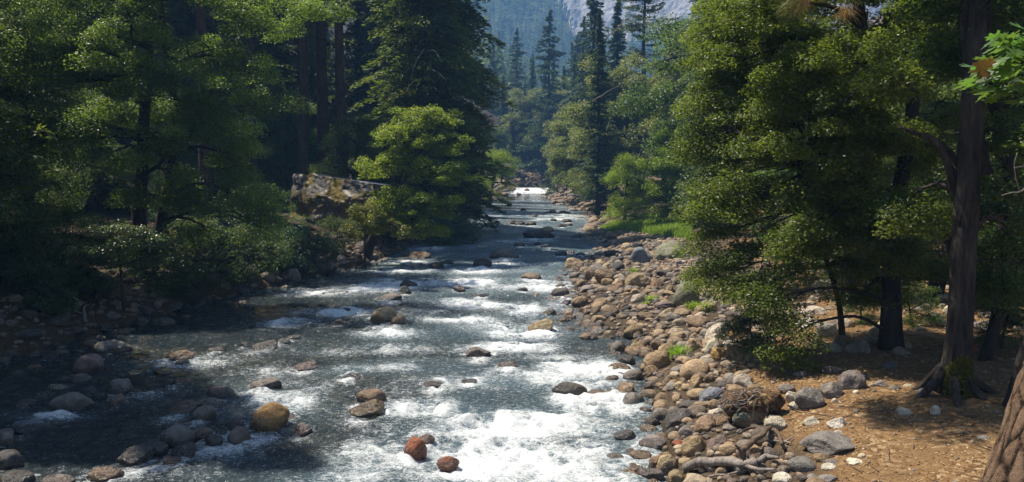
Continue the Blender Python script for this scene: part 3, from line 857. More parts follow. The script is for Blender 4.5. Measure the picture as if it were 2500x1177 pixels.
amp = (0.03 + 0.15 * np.clip(T, 0, 1)) * (1 - 0.96 * calm) * dfade
near_fade = sstep(3, 9, Yw)
Zw = W(Yw) + near_fade * (amp * sstep(125, 60, Yw) * (0.8 * (ridge - 0.45) + 0.75 * chop) + 0.07 * T * swell + 0.02 * swell) + lift
froth = fbm(Xw * 6.0, Yw * 7.5, oct=3, seed=66)
foam = (0.08 + 0.16 * sstep(26, 42, Yw) * np.clip(.5 + 1.5 * fbm(Xw * .5, Yw * .3, oct=3, seed=75), 0, 1.3)) * sstep(-10, -4, Xw) * (1 - calm) + T * (0.72 + 0.4 * ridge + 0.35 * streak + 0.6 * chop) + 0.35 * froth * np.clip(T * 1.4, 0, 1) * sstep(130, 60, Yw) + 0.05 * chop
foam = np.maximum(foam, 0.95 * np.clip(rk, 0, 1) * (0.6 + 0.6 * froth))
Zw = Zw + 0.028 * sstep(0.35, 0.9, foam) * (froth + 0.6 * fbm(Xw * 13, Yw * 15, oct=2, seed=67)) * sstep(60, 20, Yw)
air_sky = np.clip(turb * 0.9 + 0.25 * swell + 0.24 * sstep(-9, -3, Xw) + 0.4 * sstep(28, 45, Yw) * (1 - calm), 0, 1)  # aeration, raised midstream and upstream to spread the painted sky blue
# the bar side is shallow and quiet
V = np.stack([Xw, Yw, Zw], -1).reshape(-1, 3); ny = len(rows)
i = (np.arange(ny - 1)[:, None] * NU + np.arange(NU - 1)[None]).ravel()
mb = MB(); mb.add(V, quads=np.stack([i, i + 1, i + NU + 1, i + NU], 1))
m, nt, out = newmat('river_water'); k = NT(nt)
pos = k.geo().outputs['Position']
mp = k.n('ShaderNodeMapping'); mp.inputs['Scale'].default_value = (1.0, 1.5, 1.0); k.set(mp.inputs[0], pos)
r1 = k.noise(mp.outputs[0], 2.4, 4, 0.6, 0.9); r2 = k.noise(mp.outputs[0], 8.0, 3, 0.6, 0.5); r3 = k.noise(mp.outputs[0], 26.0, 2, 0.6)
fa = k.attr('foam'); ae = k.attr('air')
quiet = k.maprange(k.attr('calm'), 0, 1, 1.0, 0.035)
hh = k.math('ADD', k.math('MULTIPLY', r1, 1.0), k.math('ADD', k.math('MULTIPLY', r2, 0.36), k.math('MULTIPLY', r3, 0.07)))
bp = k.n('ShaderNodeBump'); bp.inputs['Distance'].default_value = 0.21; k.set(bp.inputs['Height'], hh); k.set(bp.inputs['Strength'], quiet)
fr = k.n('ShaderNodeFresnel'); fr.inputs['IOR'].default_value = 1.33; k.set(fr.inputs['Normal'], bp.outputs[0])
tr = k.n('ShaderNodeBsdfTransparent'); tr.inputs[0].default_value = (.66, .66, .5, 1)
gl = k.n('ShaderNodeBsdfGlossy'); gl.inputs['Roughness'].default_value = 0.06; k.set(gl.inputs['Normal'], bp.outputs[0])
sky_murk = k.n('ShaderNodeBsdfDiffuse'); sky_murk.inputs[0].default_value = (.075, .118, .14, 1)  # bubbly water body, its blue stands in for the reflected sky
body = k.mixsh(k.maprange(ae, 0.0, 0.8, 0.12, 0.85), tr.outputs[0], sky_murk.outputs[0])
water = k.mixsh(fr.outputs[0], body, gl.outputs[0])
f1 = k.noise(mp.outputs[0], 9.0, 6, 0.72, 0.7); f2 = k.noise(mp.outputs[0], 34.0, 3, 0.7)
fd = k.math('ADD', fa, k.math('ADD', k.math('MULTIPLY_ADD', f1, 2.0, -1.0), k.math('MULTIPLY_ADD', f2, 1.5, -0.75)))
fm = k.maprange(fd, 0.12, 0.95, 0.0, 0.97)
fbp = k.bump(k.math('ADD', f1, k.math('MULTIPLY', f2, 0.5)), 0.8, 0.07)
fo = k.bsdf((.78, .8, .8, 1), 0.45, 0.4, fbp)
nt.links.new(k.mixsh(fm, water, fo), out.inputs[0])
o = link('river_water', mb.mesh('river_water', m, True, {'foam': foam.ravel(), 'air': air_sky.ravel(), 'calm': calm.ravel()}))
tag(o, 'clear mountain river running in white rapids between rocky banks', kind='structure')


# ================================================================== TREES
def broad_meshes(rng, trunks, blobs, n_leaves, leaf, leafmat, barkmat, clump=0.55, flat=0.5, up=0.75, dens=1.0, limb_r=0.07, twigs=True, sides=10):
    """trunks: list of (path Nx3, r0, r1); blobs: list of (centre, rx, ry, rz). -> (trunk mesh, crown mesh)"""
    tb = MB(); allp = []; allr = []
    for (P, r0, r1) in trunks:
        Q = smooth_path(P, 18)
        rad = np.linspace(r0, r1, 18) * (1 + 0.5 * np.exp(-np.linspace(0, 1, 18) * 16))
        Q = Q + np.stack([0.5 * r0 * vnoise(Q[:, 2] * 0.8, Q[:, 2] * 0 + i_, seed=int(rng.integers(99))) for i_ in range(3)], 1) * np.array([1, 1, 0]) * np.linspace(0, 1, 18)[:, None] ** .5
        tb.add(*tube(Q, rad, sides, int(rng.integers(99)), 0.16)); allp.append(Q); allr.append(rad)
    AP = np.concatenate(allp); AR = np.concatenate(allr)
    C = []; CR = []
    wts = []
    for (c, rx, ry, rz) in blobs:
        nc = max(5, int(dens * 4.2 * ((rx * ry) + (rx * rz) + (ry * rz)) / 3 / clump ** 2))
        d = unit(rng.normal(size=(nc, 3)))
        r = rng.uniform(0.25, 1.0, nc) ** 0.55
        r *= 1 + 0.22 * rng.normal(size=nc)
        pc = np.asarray(c) + d * r[:, None] * np.array([rx, ry, rz])
        pc[:, 2] -= 0.12 * rz * np.abs(d[:, 0])
        C.append(pc); CR.append(clump * rng.uniform(0.55, 1.35, nc))
        # limb to the blob and twigs to some of its clumps
        low = AP[AP[:, 2] < c[2] + 0.3] if np.any(AP[:, 2] < c[2] + 0.3) else AP
        dd = np.linalg.norm((low - np.asarray(c)) * np.array([1, 1, 1.5]), axis=1)
        st = low[int(np.argmin(dd))]
        mid = (st + np.asarray(c)) / 2 + np.array([0, 0, 0.25 * np.linalg.norm(np.asarray(c) - st)]) + rng.normal(size=3) * 0.12 * rx
        lp = curve(st, mid, c, 9); lp[1:-1] += rng.normal(size=(7, 3)) * 0.03 * rx
        lr = min(limb_r * (0.6 + 0.5 * rx), 0.5 * AR[0])
        tb.add(*tube(lp, np.linspace(lr, lr * 0.3, 9), 6, cap=False))
        if twigs:
            for j in rng.permutation(nc)[: int(nc * 0.55)]:
                s = lp[int(rng.integers(3, 9))]; e = pc[j]
                mm = (s + e) / 2 + np.array([0, 0, 0.1]) + rng.normal(size=3) * 0.12
                tb.add(*tube(curve(s, mm, e, 5), np.linspace(lr * 0.32, lr * 0.08, 5), 4, cap=False))
    C = np.concatenate(C); CR = np.concatenate(CR)
    w = CR ** 2 / np.sum(CR ** 2)
    idx = rng.choice(len(C), n_leaves, p=w)
    dv = unit(rng.normal(size=(n_leaves, 3))) * (rng.random((n_leaves, 1)) ** 0.45)
    off = dv * CR[idx][:, None] * np.array([1.15, 1.15, flat])
    off[:, 2] -= 0.28 * (off[:, 0] ** 2 + off[:, 1] ** 2) / CR[idx]
    P = C[idx] + off
    N = unit(np.array([0, 0, up]) + dv * 0.35 + rng.normal(size=(n_leaves, 3)) * 0.42)
    Tn = rng.normal(size=(n_leaves, 3)) + dv
    L = leaf * rng.uniform(0.7, 1.3, n_leaves)
    ctint = rng.uniform(0.2, 0.8, len(C))
    mb = MB(); leaf_quads(mb, P, N, Tn, L, L * 0.56, 0.16, np.clip(ctint[idx] + rng.normal(size=n_leaves) * 0.22, 0, 1))
    return tb.mesh('trunk', barkmat, True), mb.mesh('crown', leafmat, False)

def tree_of(name, label, cat, group, base, tm, cm):
    t = thing(name, label, cat, base, group)
    link('trunk', tm, t); link('crown', cm, t)
    return t
def local(P, base): return [tuple(np.asarray(p) - np.asarray(base)) for p in P]

def px_tree(name, label, cat, group, trunk_px, r0, r1, blobs_px, n_leaves, leaf, lm, bm, seed, extra=(), zbase=None, **kw):
    """a tree set out from its pixels: trunk_px [(px,py,d)..] from the ground up, blobs (px,py,d,rx,ry,depth factor)"""
    rng = np.random.default_rng(seed)
    tp = [at(*q) for q in trunk_px]
    b = tp[0].copy(); b[2] = float(terrain(b[0], b[1])) if zbase is None else zbase
    tp[0] = b - np.array([0, 0, 0.2])
    trunks = [(np.array(local(tp, b)), r0, r1)] + [(np.array(local([at(*q) for q in e[0]], b)), e[1], e[2]) for e in extra]
    bl = []
    for (px, py, d, rx, ry, df) in blobs_px:
        s = d / F_PX
        bl.append((at(px, py, d) - b, rx * s, max(rx, ry) * s * df, ry * s))
    tm, cm = broad_meshes(rng, trunks, bl, n_leaves, leaf, lm, bm, **kw)
    return tree_of(name, label, cat, group, b, tm, cm)

def conifer_meshes(seed, H, hb, Rm, n_br, per, spray, mat, bark, r0=0.4, droop=0.35, shape=0.9, wide=0.5, irregular=0.25, upturn=0.0, dead=0):
    g = np.random.default_rng(seed)
    tb = MB()
    zz = np.linspace(0, H, 20)
    wob = np.stack([0.12 * vnoise(zz * 0.2, zz * 0 + 3, seed=seed), 0.12 * vnoise(zz * 0.2, zz * 0 + 8, seed=seed), zz], 1)
    tb.add(*tube(wob, np.maximum(0.02, r0 * (1 - zz / H) ** 0.85 + r0 * 0.35 * np.exp(-zz * 1.4)), 10, seed, 0.1))
    f = np.sort(g.random(n_br)) ** 0.92
    z0 = hb + (H - hb) * f
    az = g.uniform(0, 2 * math.pi, n_br)
    L = Rm * np.clip((1 - f) ** shape, 0.05, 1) * g.uniform(1 - irregular * 1.6, 1 + irregular, n_br) * np.clip(0.55 + f * 4, 0, 1)
    D = np.stack([np.cos(az), np.sin(az), np.zeros(n_br)], 1)
    mb = MB()
    NB = np.repeat(np.arange(n_br), np.maximum(3, (per * (0.25 + L / Rm)).astype(int)))
    t = g.uniform(0.12, 1.0, len(NB)) ** 0.8
    lat = np.cross(D, [0, 0, 1.0])
    q = g.uniform(-1, 1, len(NB))
    wdt = wide * L[NB] * np.clip(1.25 - t, 0.12, 1) * np.clip(t * 3, 0.3, 1)
    dz = -droop * L[NB] * t ** 1.4 + upturn * L[NB] * t ** 3 - 0.12 * np.abs(q) * wdt
    P = np.stack([0 * z0, 0 * z0, z0], 1)[NB] + D[NB] * (L[NB] * t)[:, None] + lat[NB] * (q * wdt)[:, None]
    P[:, 2] += dz + g.normal(size=len(NB)) * 0.07 * spray * 3
    Tn = D[NB] + lat[NB] * (q * 0.9)[:, None] + np.array([0, 0, -droop * 1.2 + upturn]) + g.normal(size=(len(NB), 3)) * 0.25
    Nn = unit(np.array([0, 0, 1.0]) + g.normal(size=(len(NB), 3)) * 0.38)
    sz = spray * g.uniform(0.6, 1.35, len(NB))
    bt = g.uniform(0.15, 0.8, n_br)
    leaf_quads(mb, P, Nn, Tn, sz, sz * 0.36, 0.1, np.clip(bt[NB] + 0.25 * (t - 0.5) + g.normal(size=len(NB)) * 0.18, 0, 1))
    for i in range(0, n_br, 2):
        if L[i] < 0.6: continue
        tt = np.linspace(0, 0.85, 4)[:, None]
        bp = np.array([0, 0, z0[i]]) + D[i] * L[i] * tt + np.array([0, 0, 1]) * (-droop * L[i] * tt ** 1.4 + upturn * L[i] * tt ** 3)
        tb.add(*tube(bp, np.linspace(0.045, 0.012, 4) * (0.5 + r0), 4, cap=False))
    return tb.mesh('trunk', bark, True), mb.mesh('crown', mat, False)

def pine_meshes(seed, H, hb, Rm, n_br, mat, bark, r0=0.42):
    return conifer_meshes(seed, H, hb, Rm, n_br, 130, 0.34, mat, bark, r0, droop=0.12, shape=0.55, wide=0.34, irregular=0.5, upturn=0.18)

FOREST_L = 'trees of the shaded forest on the left bank'
FOREST_R = 'trees of the forest on the right bank'
PROTO = {}
def proto(key, maker):
    if key not in PROTO: PROTO[key] = maker()
    return PROTO[key]
def plant(key, name, label, cat, group, x, y, s=1.0, rz=0.0, sink=0.15, tilt=(0, 0)):
    tm, cm = PROTO[key]
    z = float(terrain(x, y)) - sink
    t = thing(name, label, cat, (x, y, z), group, rz)
    t.rotation_euler = (tilt[0], tilt[1], rz); t.scale = (s, s, s)
    link('trunk', tm, t); link('crown', cm, t)
    return t
PROTO['cedar'] = conifer_meshes(1, 36, 1.2, 5.0, 520, 130, 0.42, M['cedar'], M['barkpine'], 0.55, 0.42, 0.62, 0.5, 0.3)
PROTO['cedar2'] = conifer_meshes(2, 33, 2.5, 4.6, 430, 110, 0.42, M['cedar'], M['barkpine'], 0.5, 0.36, 0.7, 0.5, 0.4)
PROTO['fir'] = conifer_meshes(3, 30, 1.5, 3.6, 420, 80, 0.4, M['fir'], M['bark'], 0.4, 0.22, 0.85, 0.42, 0.25, 0.06)
PROTO['fir2'] = conifer_meshes(4, 34, 5.0, 4.0, 380, 85, 0.42, M['fir'], M['bark'], 0.45, 0.26, 0.75, 0.42, 0.35, 0.05)
PROTO['pine'] = pine_meshes(5, 36, 17, 4.2, 170, M['pine'], M['barkpine'])
PROTO['pine2'] = pine_meshes(6, 38, 12, 4.0, 190, M['pine'], M['barkpine'], 0.46)
PROTO['bigfir'] = conifer_meshes(8, 33, 3.0, 6.6, 230, 90, 0.62, M['fir'], M['bark'], 0.5, 0.2, 0.8, 0.4, 0.5, 0.05)
PROTO['farfir'] = conifer_meshes(7, 30, 2.0, 4.4, 200, 40, 0.75, M['fir'], M['bark'], 0.4, 0.26, 0.8, 0.45, 0.35, 0.04)

def broad_proto(seed, H, Rw, n, leaf, lm, bm, lean=0.0, nb=9, low=0.25, flat=.6):
    g = np.random.default_rng(seed)
    top = np.array([lean, 0.2, H * 0.78])
    tr = [(np.array([[0, 0, -0.2], [lean * 0.2, 0, H * 0.3], [lean * 0.6, 0.1, H * 0.55], top]), 0.028 * H, 0.008 * H)]
    bl = []
    for i in range(nb):
        a = g.uniform(0, 6.28); f = (i + 0.5) / nb
        z = H * (low + (0.9 - low) * f); rad = Rw * math.sin(math.pi * (0.25 + 0.62 * f)) * g.uniform(0.45, 0.8)
        r_ = Rw * g.uniform(0.38, 0.6)
        bl.append((np.array([lean * f + rad * math.cos(a), rad * math.sin(a), z]), r_, r_, r_ * g.uniform(0.42, 0.62)))
    bl.append((np.array([lean, 0, H * 0.9]), Rw * 0.4, Rw * 0.4, H * 0.1))
    return broad_meshes(g, tr, bl, n, leaf, lm, bm, clump=0.085 * H, flat=flat, dens=.8, limb_r=0.012 * H)
PROTO['oakA'] = broad_proto(20, 14, 5.5, 34000, 0.27, M['olive'], M['bark'])
PROTO['oakB'] = broad_proto(21, 12, 5.0, 32000, 0.26, M['olive'], M['bark'], 1.6)
PROTO['oakC'] = broad_proto(22, 16, 5.2, 36000, 0.22, M['oakdark'], M['bark'], -0.8, 11, 0.15)
PROTO['oakD'] = broad_proto(23, 13, 4.6, 40000, 0.13, M['oakdark'], M['bark'], 0.8, 10, 0.12)
PROTO['bush'] = broad_proto(24, 2.6, 1.7, 9000, 0.085, M['oakdark'], M['bark'], 0.2, 8, 0.1)
PROTO['fernbush'] = broad_proto(25, 2.2, 1.8, 11000, 0.1, M['fern'], M['bark'], 0.1, 9, 0.05)
PROTO['willow'] = broad_proto(26, 9, 3.6, 26000, 0.13, M['bright'], M['bark'], 1.2, 10, 0.1)
PROTO['paletree'] = broad_proto(27, 7, 2.4, 34000, 0.1, M['bright'], M['bark'], 0.2, 16, 0.06, flat=.85)

# ------------------------------------------------------------------ left bank, near
px_tree('oak_tree', 'large oak on the left bank with dark leaning trunk and layered glossy leaves', 'tree', None,
        [(335, 610, 30), (345, 420, 30), (352, 250, 30), (370, 90, 30), (385, -60, 30.5), (400, -260, 31)], 0.26, 0.1,
        [(300,60,29,190,75,.5),(230,190,28.5,190,55,.6),(330,250,30,150,40,.6),(340,330,28,190,38,.7),(260,385,27.5,130,28,.6),(520,130,31,140,70,.5),(470,260,30,110,55,.6),
         (200,130,28.5,140,60,.6),(420,190,28.5,120,60,.6),(540,330,29,110,50,.6),(150,310,28.5,110,45,.6),(600,230,30,90,60,.6),(370,480,29.5,90,50,.6),(590,390,30,95,50,.7),(560,470,29.5,110,60,.6),(630,540,30,80,50,.5),(120,110,29,120,70,.6),(80,-40,29,160,80,.6),(420,-80,30,260,90,.5),(650,20,32,150,80,.5),(420,420,30,70,40,.6),(500,560,30,80,40,.5)],
        150000, 0.09, M['oakgreen'], M['bark'], 50, dens=.7, extra=[([(385, 640, 30.6), (400, 480, 30.6), (440, 330, 31), (400, 60, 31), (390, -200, 31)], 0.22, 0.09), ([(345, 430, 30), (385, 405, 29.6), (405, 375, 29.3)], 0.09, 0.05)], clump=0.6, flat=0.58)
px_tree('oak_tree', 'dark broadleaf tree at the far left edge above the shaded bank', 'tree', None,
        [(60, 560, 34), (75, 380, 34), (60, 200, 34), (50, 20, 34)], 0.2, 0.08,
        [(40,330,33,150,60,.6),(20,430,33,100,50,.6),(90,220,34,150,60,.6),(30,80,34,150,70,.6),(-90,250,33,150,120,.6),(160,310,34,80,40,.6)], 50000, 0.09, M['oakdark'], M['bark'], 51, clump=0.6, flat=0.45)
px_tree('sapling', 'small sapling with pale layered leaves in front of the dark left bank', 'sapling', None,
        [(300, 690, 26), (290, 620, 26), (270, 560, 26)], 0.05, 0.02,
        [(230,545,25.5,95,16,.6),(320,575,25.5,80,22,.6),(290,600,25.5,90,16,.6),(370,590,26,50,25,.6),(330,640,26,70,24,.6)], 9000, 0.075, M['pale'], M['bark'], 52, clump=0.35, flat=0.35)
px_tree('broadleaf_tree', 'bright yellow-green tree with a leaning trunk over the left waterline', 'tree', None,
        [(890, 622, 44), (925, 540, 44), (985, 420, 43.5), (1010, 320, 43.5), (1030, 270, 43.5)], 0.3, 0.09,
        [(1040,280,43.5,85,28,.7),(990,330,43,95,32,.7),(1075,350,43,65,36,.7),(950,400,43,90,36,.7),(1060,420,42.5,80,36,.7),(950,480,43,50,32,.7),(1080,490,42.5,60,42,.7),(1010,500,42,90,40,.7),(1030,555,42,85,26,.6),(930,530,42.5,50,28,.6),(1100,300,44,40,26,.7)],
        38000, 0.12, M['bright'], M['bark'], 53, clump=0.42, flat=0.5, dens=1.1, extra=[([(985, 420, 43.5), (1050, 340, 43), (1085, 290, 43)], 0.12, 0.04)])
px_tree('shrub', 'yellowing shrub at the foot of the leaning bright tree', 'shrub', None, [(890, 590, 41), (890, 560, 41), (895, 530, 41)], 0.06, 0.03,
        [(890,520,41,45,25,.7),(930,550,41,40,20,.7),(870,560,41,35,18,.7),(975,560,41,40,18,.7)], 7000, 0.1, M['yellow'], M['bark'], 54, clump=0.35)
for i, (px, py, d, s, kx, lab) in enumerate([
    (600,620,33,1.0,'bush','dark leafy bush below the lit oak boughs on the left bank'),(690,600,36,1.05,'fernbush','feathery bush left of the driftwood on the left bank'),
    (560,640,33.5,.8,'fernbush','ferny bush on the left bank nearest the water'),(740,595,38,.9,'fernbush','feathery bush beside the mossy boulder foot'),
    (480,640,32,1.0,'bush','dark bush around the twin oak trunks'),(820,590,42,.8,'bush','low dark bush between driftwood and leaning tree'),
    (40,640,26,1.0,'fernbush','dim ferny bush in the deep shade at the left edge'),(640,540,40,1.2,'bush','bush filling the bank behind the lit oak boughs'),
    (1090,570,54,1.1,'fernbush','dark bush overhanging the water under the cedar'),(1130,520,72,1.3,'bush','dark bush trailing in the water below the great cedar'),
    (150,650,27,1.0,'bush','dark bush on the upper slope of the far-left bank'),(230,690,26,.7,'fernbush','low ferny bush on the slope under the pale-leaved sapling'),(380,690,29,.9,'bush','dark bush at the foot of the large leaning oak'),(440,700,30,.7,'fernbush','low ferny bush above the grey root tangle'),(90,720,24,.7,'fernbush','dim ferny clump low on the far-left bank'),(520,650,33,.9,'fernbush','ferny clump between the oak trunks and the water')]):
    x, y = at(px, py, d)[:2]
    plant(kx, 'bush', lab, 'bush', 'bushes on the left bank', x, y, s, i * 1.3)

# ------------------------------------------------------------------ left bank conifers
def xpx(px, d): return (px - CX) / F_PX * d
for (kx, nm, px, d, s, rz, lab, cat) in [
    ('cedar','cedar_tree',1035,60,1.05,0.3,'great dark cedar behind the bright leaning tree with dead grey branches','cedar'),
    ('cedar','cedar_tree',1092,66,1.12,2.0,'tall cedar leaning its dark boughs over the river gap','cedar'),
    ('cedar','cedar_tree',1085,100,.95,4.0,'dark cedar upstream at the left edge of the river gap','cedar'),
    ('fir2','fir_tree',925,76,1.0,1.0,'dark fir standing left of the great cedar','fir'),
    ('pine','pine_tree',838,53,1.0,0.0,'straight bare pine trunk right above the mossy boulder','pine'),
    ('pine2','pine_tree',795,56,1.0,0.6,'slim pine trunk just left of the straight bare one','pine'),
    ('pine','pine_tree',745,54,.95,2.0,'pine trunk standing behind the left end of the mossy boulder','pine'),
    ('pine2','pine_tree',620,58,1.0,3.0,'pine trunk in deep shade behind the lit oak','pine'),
    ('pine','pine_tree',505,42,.8,1.5,'dark trunk just right of the oak in the shaded wood','pine')]:
    plant(kx, nm, lab, cat, FOREST_L, xpx(px, d), d, s, rz)
gl_ = random.Random(5)
LAB_L = 'dark tree crowded in the shaded forest behind the left bank'
spots = [(-120,60),(-330,52),(20,60),(150,56),(240,52),(300,55),(420,66),(440,70),(560,70),(660,74),(700,82),(880,78),(770,88),(960,90),(1010,98),(600,95),(480,85),(350,80),(220,75),(80,70),(-40,66),(1060,110),(1090,128),
         (900,110),(800,120),(680,125),(520,115),(380,110),(230,105),(90,100),(-60,95),(-250,60),(-400,50),(1120,150)]
for (px, d) in spots:
    kx = gl_.choice(['cedar', 'cedar2', 'fir', 'fir2', 'fir', 'oakC'])
    plant(kx, 'oak_tree' if kx == 'oakC' else 'conifer_tree', LAB_L, 'tree', FOREST_L, xpx(px, d), d, gl_.uniform(.8, 1.12), gl_.uniform(0, 6))
for (px, d, s) in [(520,50,.55),(700,60,.7),(860,52,.6),(400,44,.6),(950,56,.6),(160,44,.6),(640,62,.8)]:
    plant('oakD', 'understorey_tree', 'shaded leafy understorey tree among the trunks of the left forest', 'tree', 'understorey of the left forest', xpx(px, d), d, s, gl_.uniform(0, 6))
for (kx, x, y, s) in [('cedar2',-18,14,.9),('cedar2',-18.5,22,.95),('oakD',-19.5,24.5,.75),('oakD',-20,29,.72),('oakD',-21,35,.7),('oakD',-24,31,.8),('oakD',-18.5,17,.8),('oakD',-17.5,26.5,.72),('oakD',-16.8,20.5,.7),('oakC',-17,9,1.0)]:
    plant(kx, 'oak_tree' if kx[:3] == 'oak' else 'conifer_tree', 'tree on the near left bank whose shade falls over the shallows', 'tree', FOREST_L, x, y, s, y * 1.0)
# trees on the valley side to the left, whose tops close the view
for i in range(26):
    x = gl_.uniform(-105, -42); y = gl_.uniform(50, 190)
    plant(gl_.choice(['farfir', 'fir', 'farfir']), 'conifer_tree', 'dim conifer on the valley side far behind the left forest', 'tree', 'conifers on the left valley side', x, y, gl_.uniform(.8, 1.2), gl_.uniform(0, 6))

# ------------------------------------------------------------------ far, both sides of the gap
plant('willow', 'willow', 'pale green willow leaning over the river on the left at the bend', 'willow', None, xpx(1195, 112), 112, 0.95, 0.4)
plant('willow', 'willow', 'smaller willow under the dark cedar upstream on the left', 'willow', None, xpx(1165, 128), 128, 0.8, 2.4)
for (kx, nm, px, d, s, rz, lab, cat) in [
    ('bigfir','fir_tree',1340,190,1.25,0.0,'tall pointed fir alone against the blue mountainside','fir'),
    ('bigfir','fir_tree',1262,240,.9,0.0,'hazy pointed fir in the middle of the river gap','fir'),
    ('farfir','fir_tree',1228,215,.75,1.0,'hazy fir at the left of the river gap above the willow','fir'),
    ('fir','fir_tree',1300,225,.9,2.0,'hazy fir left of the tall pointed one','fir'),
    ('fir','fir_tree',1375,205,.85,3.0,'hazy fir right of the tall pointed one','fir'),
    ('farfir','fir_tree',1205,250,.8,4.0,'faint fir at the left end of the valley gap','fir'),
    ('fir','fir_tree',1282,262,.6,5.0,'short hazy fir low in the river gap','fir'),
    ('fir2','fir_tree',1447,112,.95,1.0,'dark conifer with a visible trunk right of the tall hazy fir','fir'),
    ('fir','fir_tree',1503,118,1.0,2.0,'dark conifer in front of the granite cliff','fir'),
    ('pine','pine_tree',1566,104,1.0,2.6,'bare reddish pine trunk against the granite cliff','pine'),
    ('fir','fir_tree',1460,84,.72,0.5,'conifer with a dark bare lower trunk on the right waterside','fir')]:
    plant(kx, nm, lab, cat, FOREST_R, xpx(px, d), d, s, rz)
for (kx, px, d, s, rz, lab) in [
    ('oakB',1345,205,1.7,0.0,'rounded olive-green oak leaning over the upstream bend'),
    ('oakA',1300,207,1.35,1.0,'olive oak above the cobbles at the river bend'),
    ('oakB',1437,112,1.0,3.4,'olive oak with a curving dark trunk over the right water edge'),
    ('oakA',1468,100,.95,2.0,'olive oak in front of the dark conifers on the right'),
    ('oakA',1535,96,1.2,0.6,'tall olive oak on the right with forked dark limbs'),
    ('oakB',1625,95,1.2,2.2,'olive oak behind the rounded light-green tree'),
    ('oakA',1690,78,1.0,4.0,'olive oak between the tall one and the big near oak'),
    ('oakA',1650,94,1.25,5.0,'tall olive oak high behind on the right slope'),
    ('oakB',1262,212,1.0,0.7,'small dark oak at the top of the far cobble bank'),
    ('oakC',1500,100,.9,1.7,'dark oak in the shade under the tall conifers on the right')]:
    plant(kx, 'oak_tree', lab, 'oak', FOREST_R, xpx(px, d), d, s, rz)
plant('paletree', 'broadleaf_tree', 'rounded light-green tree at the right waterside', 'tree', None, xpx(1525, 64), 64, 0.85, 0.0)
plant('bush', 'shrub', 'yellow-green shrub at the water edge below the upstream oaks', 'shrub', None, xpx(1360, 152), 152, 1.9, 0.0)
px_tree('broadleaf_tree', 'light-green leafy tree beside the big near oak above the grass', 'tree', None,
        [(1665, 530, 58), (1660, 480, 58), (1655, 400, 58), (1660, 330, 58)], 0.18, 0.06,
        [(1650,340,58,50,40,.8),(1625,395,57,50,40,.8),(1650,450,56.5,60,40,.8),(1615,480,56.5,45,36,.8),(1685,400,58,50,60,.8),(1685,500,57,60,40,.7),(1640,520,56.5,50,22,.7)], 46000, 0.13, M['bright'], M['bark'], 56, clump=0.65, flat=0.55)
for i, (px, d) in enumerate([(1705,125),(1740,110),(1760,95),(1820,120),(1900,100),(1980,85),(2080,110),(2180,90),(2300,80),(2420,95),(2540,75),(2640,60),(1420,150),(1400,170),(1330,280),(1390,300),(1250,300),(1215,320),(1290,330),(1440,240),(1700,150),(1350,240)]):
    kx = gl_.choice(['fir', 'farfir', 'cedar2', 'fir2', 'farfir'])
    plant(kx, 'conifer_tree', 'conifer crowded in the sunlit forest behind the right bank', 'tree', FOREST_R, xpx(px, d), d, gl_.uniform(.75, 1.1), gl_.uniform(0, 6))
for i, (px, d, s) in enumerate([(1720,62,1.0),(1790,52,.95),(1880,60,1.0),(1960,48,.9),(2060,56,1.0),(2160,44,.9),(2260,52,1.0),(2360,42,.9),(2470,48,1.0),(2580,40,.9),(2700,46,1.0),(2200,66,1.1),(2000,74,1.2),(2450,66,1.2)]):
    plant(gl_.choice(['oakC', 'oakD', 'oakA']), 'oak_tree', 'leafy oak in the dim forest behind the big near oak at right', 'oak', 'oaks behind the near right trees', xpx(px, d), d, s, gl_.uniform(0, 6))
for i in range(30):
    px, d = gl_.uniform(1190, 1420), gl_.uniform(195, 300)
    top = np.interp(px, [1190, 1250, 1330, 1420], [300, 285, 260, 170]) + gl_.uniform(-30, 50)
    z_ = float(terrain(xpx(px, d), d)); H_ = CAM_Z + (430 - top) * d / F_PX - z_
    kx = gl_.choice(['fir', 'farfir', 'bigfir', 'fir2', 'oakA', 'oakC'])
    Hk = {'fir': 30, 'farfir': 30, 'bigfir': 33, 'fir2': 34, 'oakA': 14, 'oakC': 16}[kx]
    plant(kx, 'conifer_tree' if 'fir' in kx else 'oak_tree', 'tree in the hazy sunlit wood beyond the river bend', 'tree', 'trees beyond the river bend', xpx(px, d), d, max(.35, H_ / Hk), i * 1.1)
for (px, d, top) in [(1395, 230, 110), (1422, 185, 50), (1375, 262, 165), (1312, 262, 225), (1240, 285, 258), (1215, 245, 285), (1287, 252, 245), (1408, 290, 90), (1350, 300, 190)]:
    z_ = float(terrain(xpx(px, d), d)); H_ = CAM_Z + (430 - top) * d / F_PX - z_
    plant('bigfir', 'fir_tree', 'tree in the hazy sunlit wood beyond the river bend', 'fir', 'trees beyond the river bend', xpx(px, d), d, max(.4, H_ / 33), px * .3)
for (px, d, s) in [(1388, 150, 1.0), (1280, 214, 1.1), (1402, 135, .95), (1430, 122, .9), (1235, 212, .8), (1385, 200, 1.4), (1325, 222, 1.5), (1470, 92, .8), (1440, 128, 1.0)]:
    plant(gl_.choice(['oakA', 'oakB']), 'oak_tree', 'olive oak in the sunlit bank of oaks along the right side upstream', 'oak', 'olive oaks along the right bank', xpx(px, d), d, s, px * .7)
for (px, d, s) in [(2080, 24, .5), (2330, 26, .6), (2480, 23, .6), (2560, 19, .6), (2010, 30, .6), (2200, 30, .7), (2400, 33, .7), (2650, 27, .8)]:
    plant('oakD', 'understorey_tree', 'leafy understorey tree in the shade behind the near right trunks', 'tree', 'understorey of the right bank', xpx(px, d), d, s, px * .3)
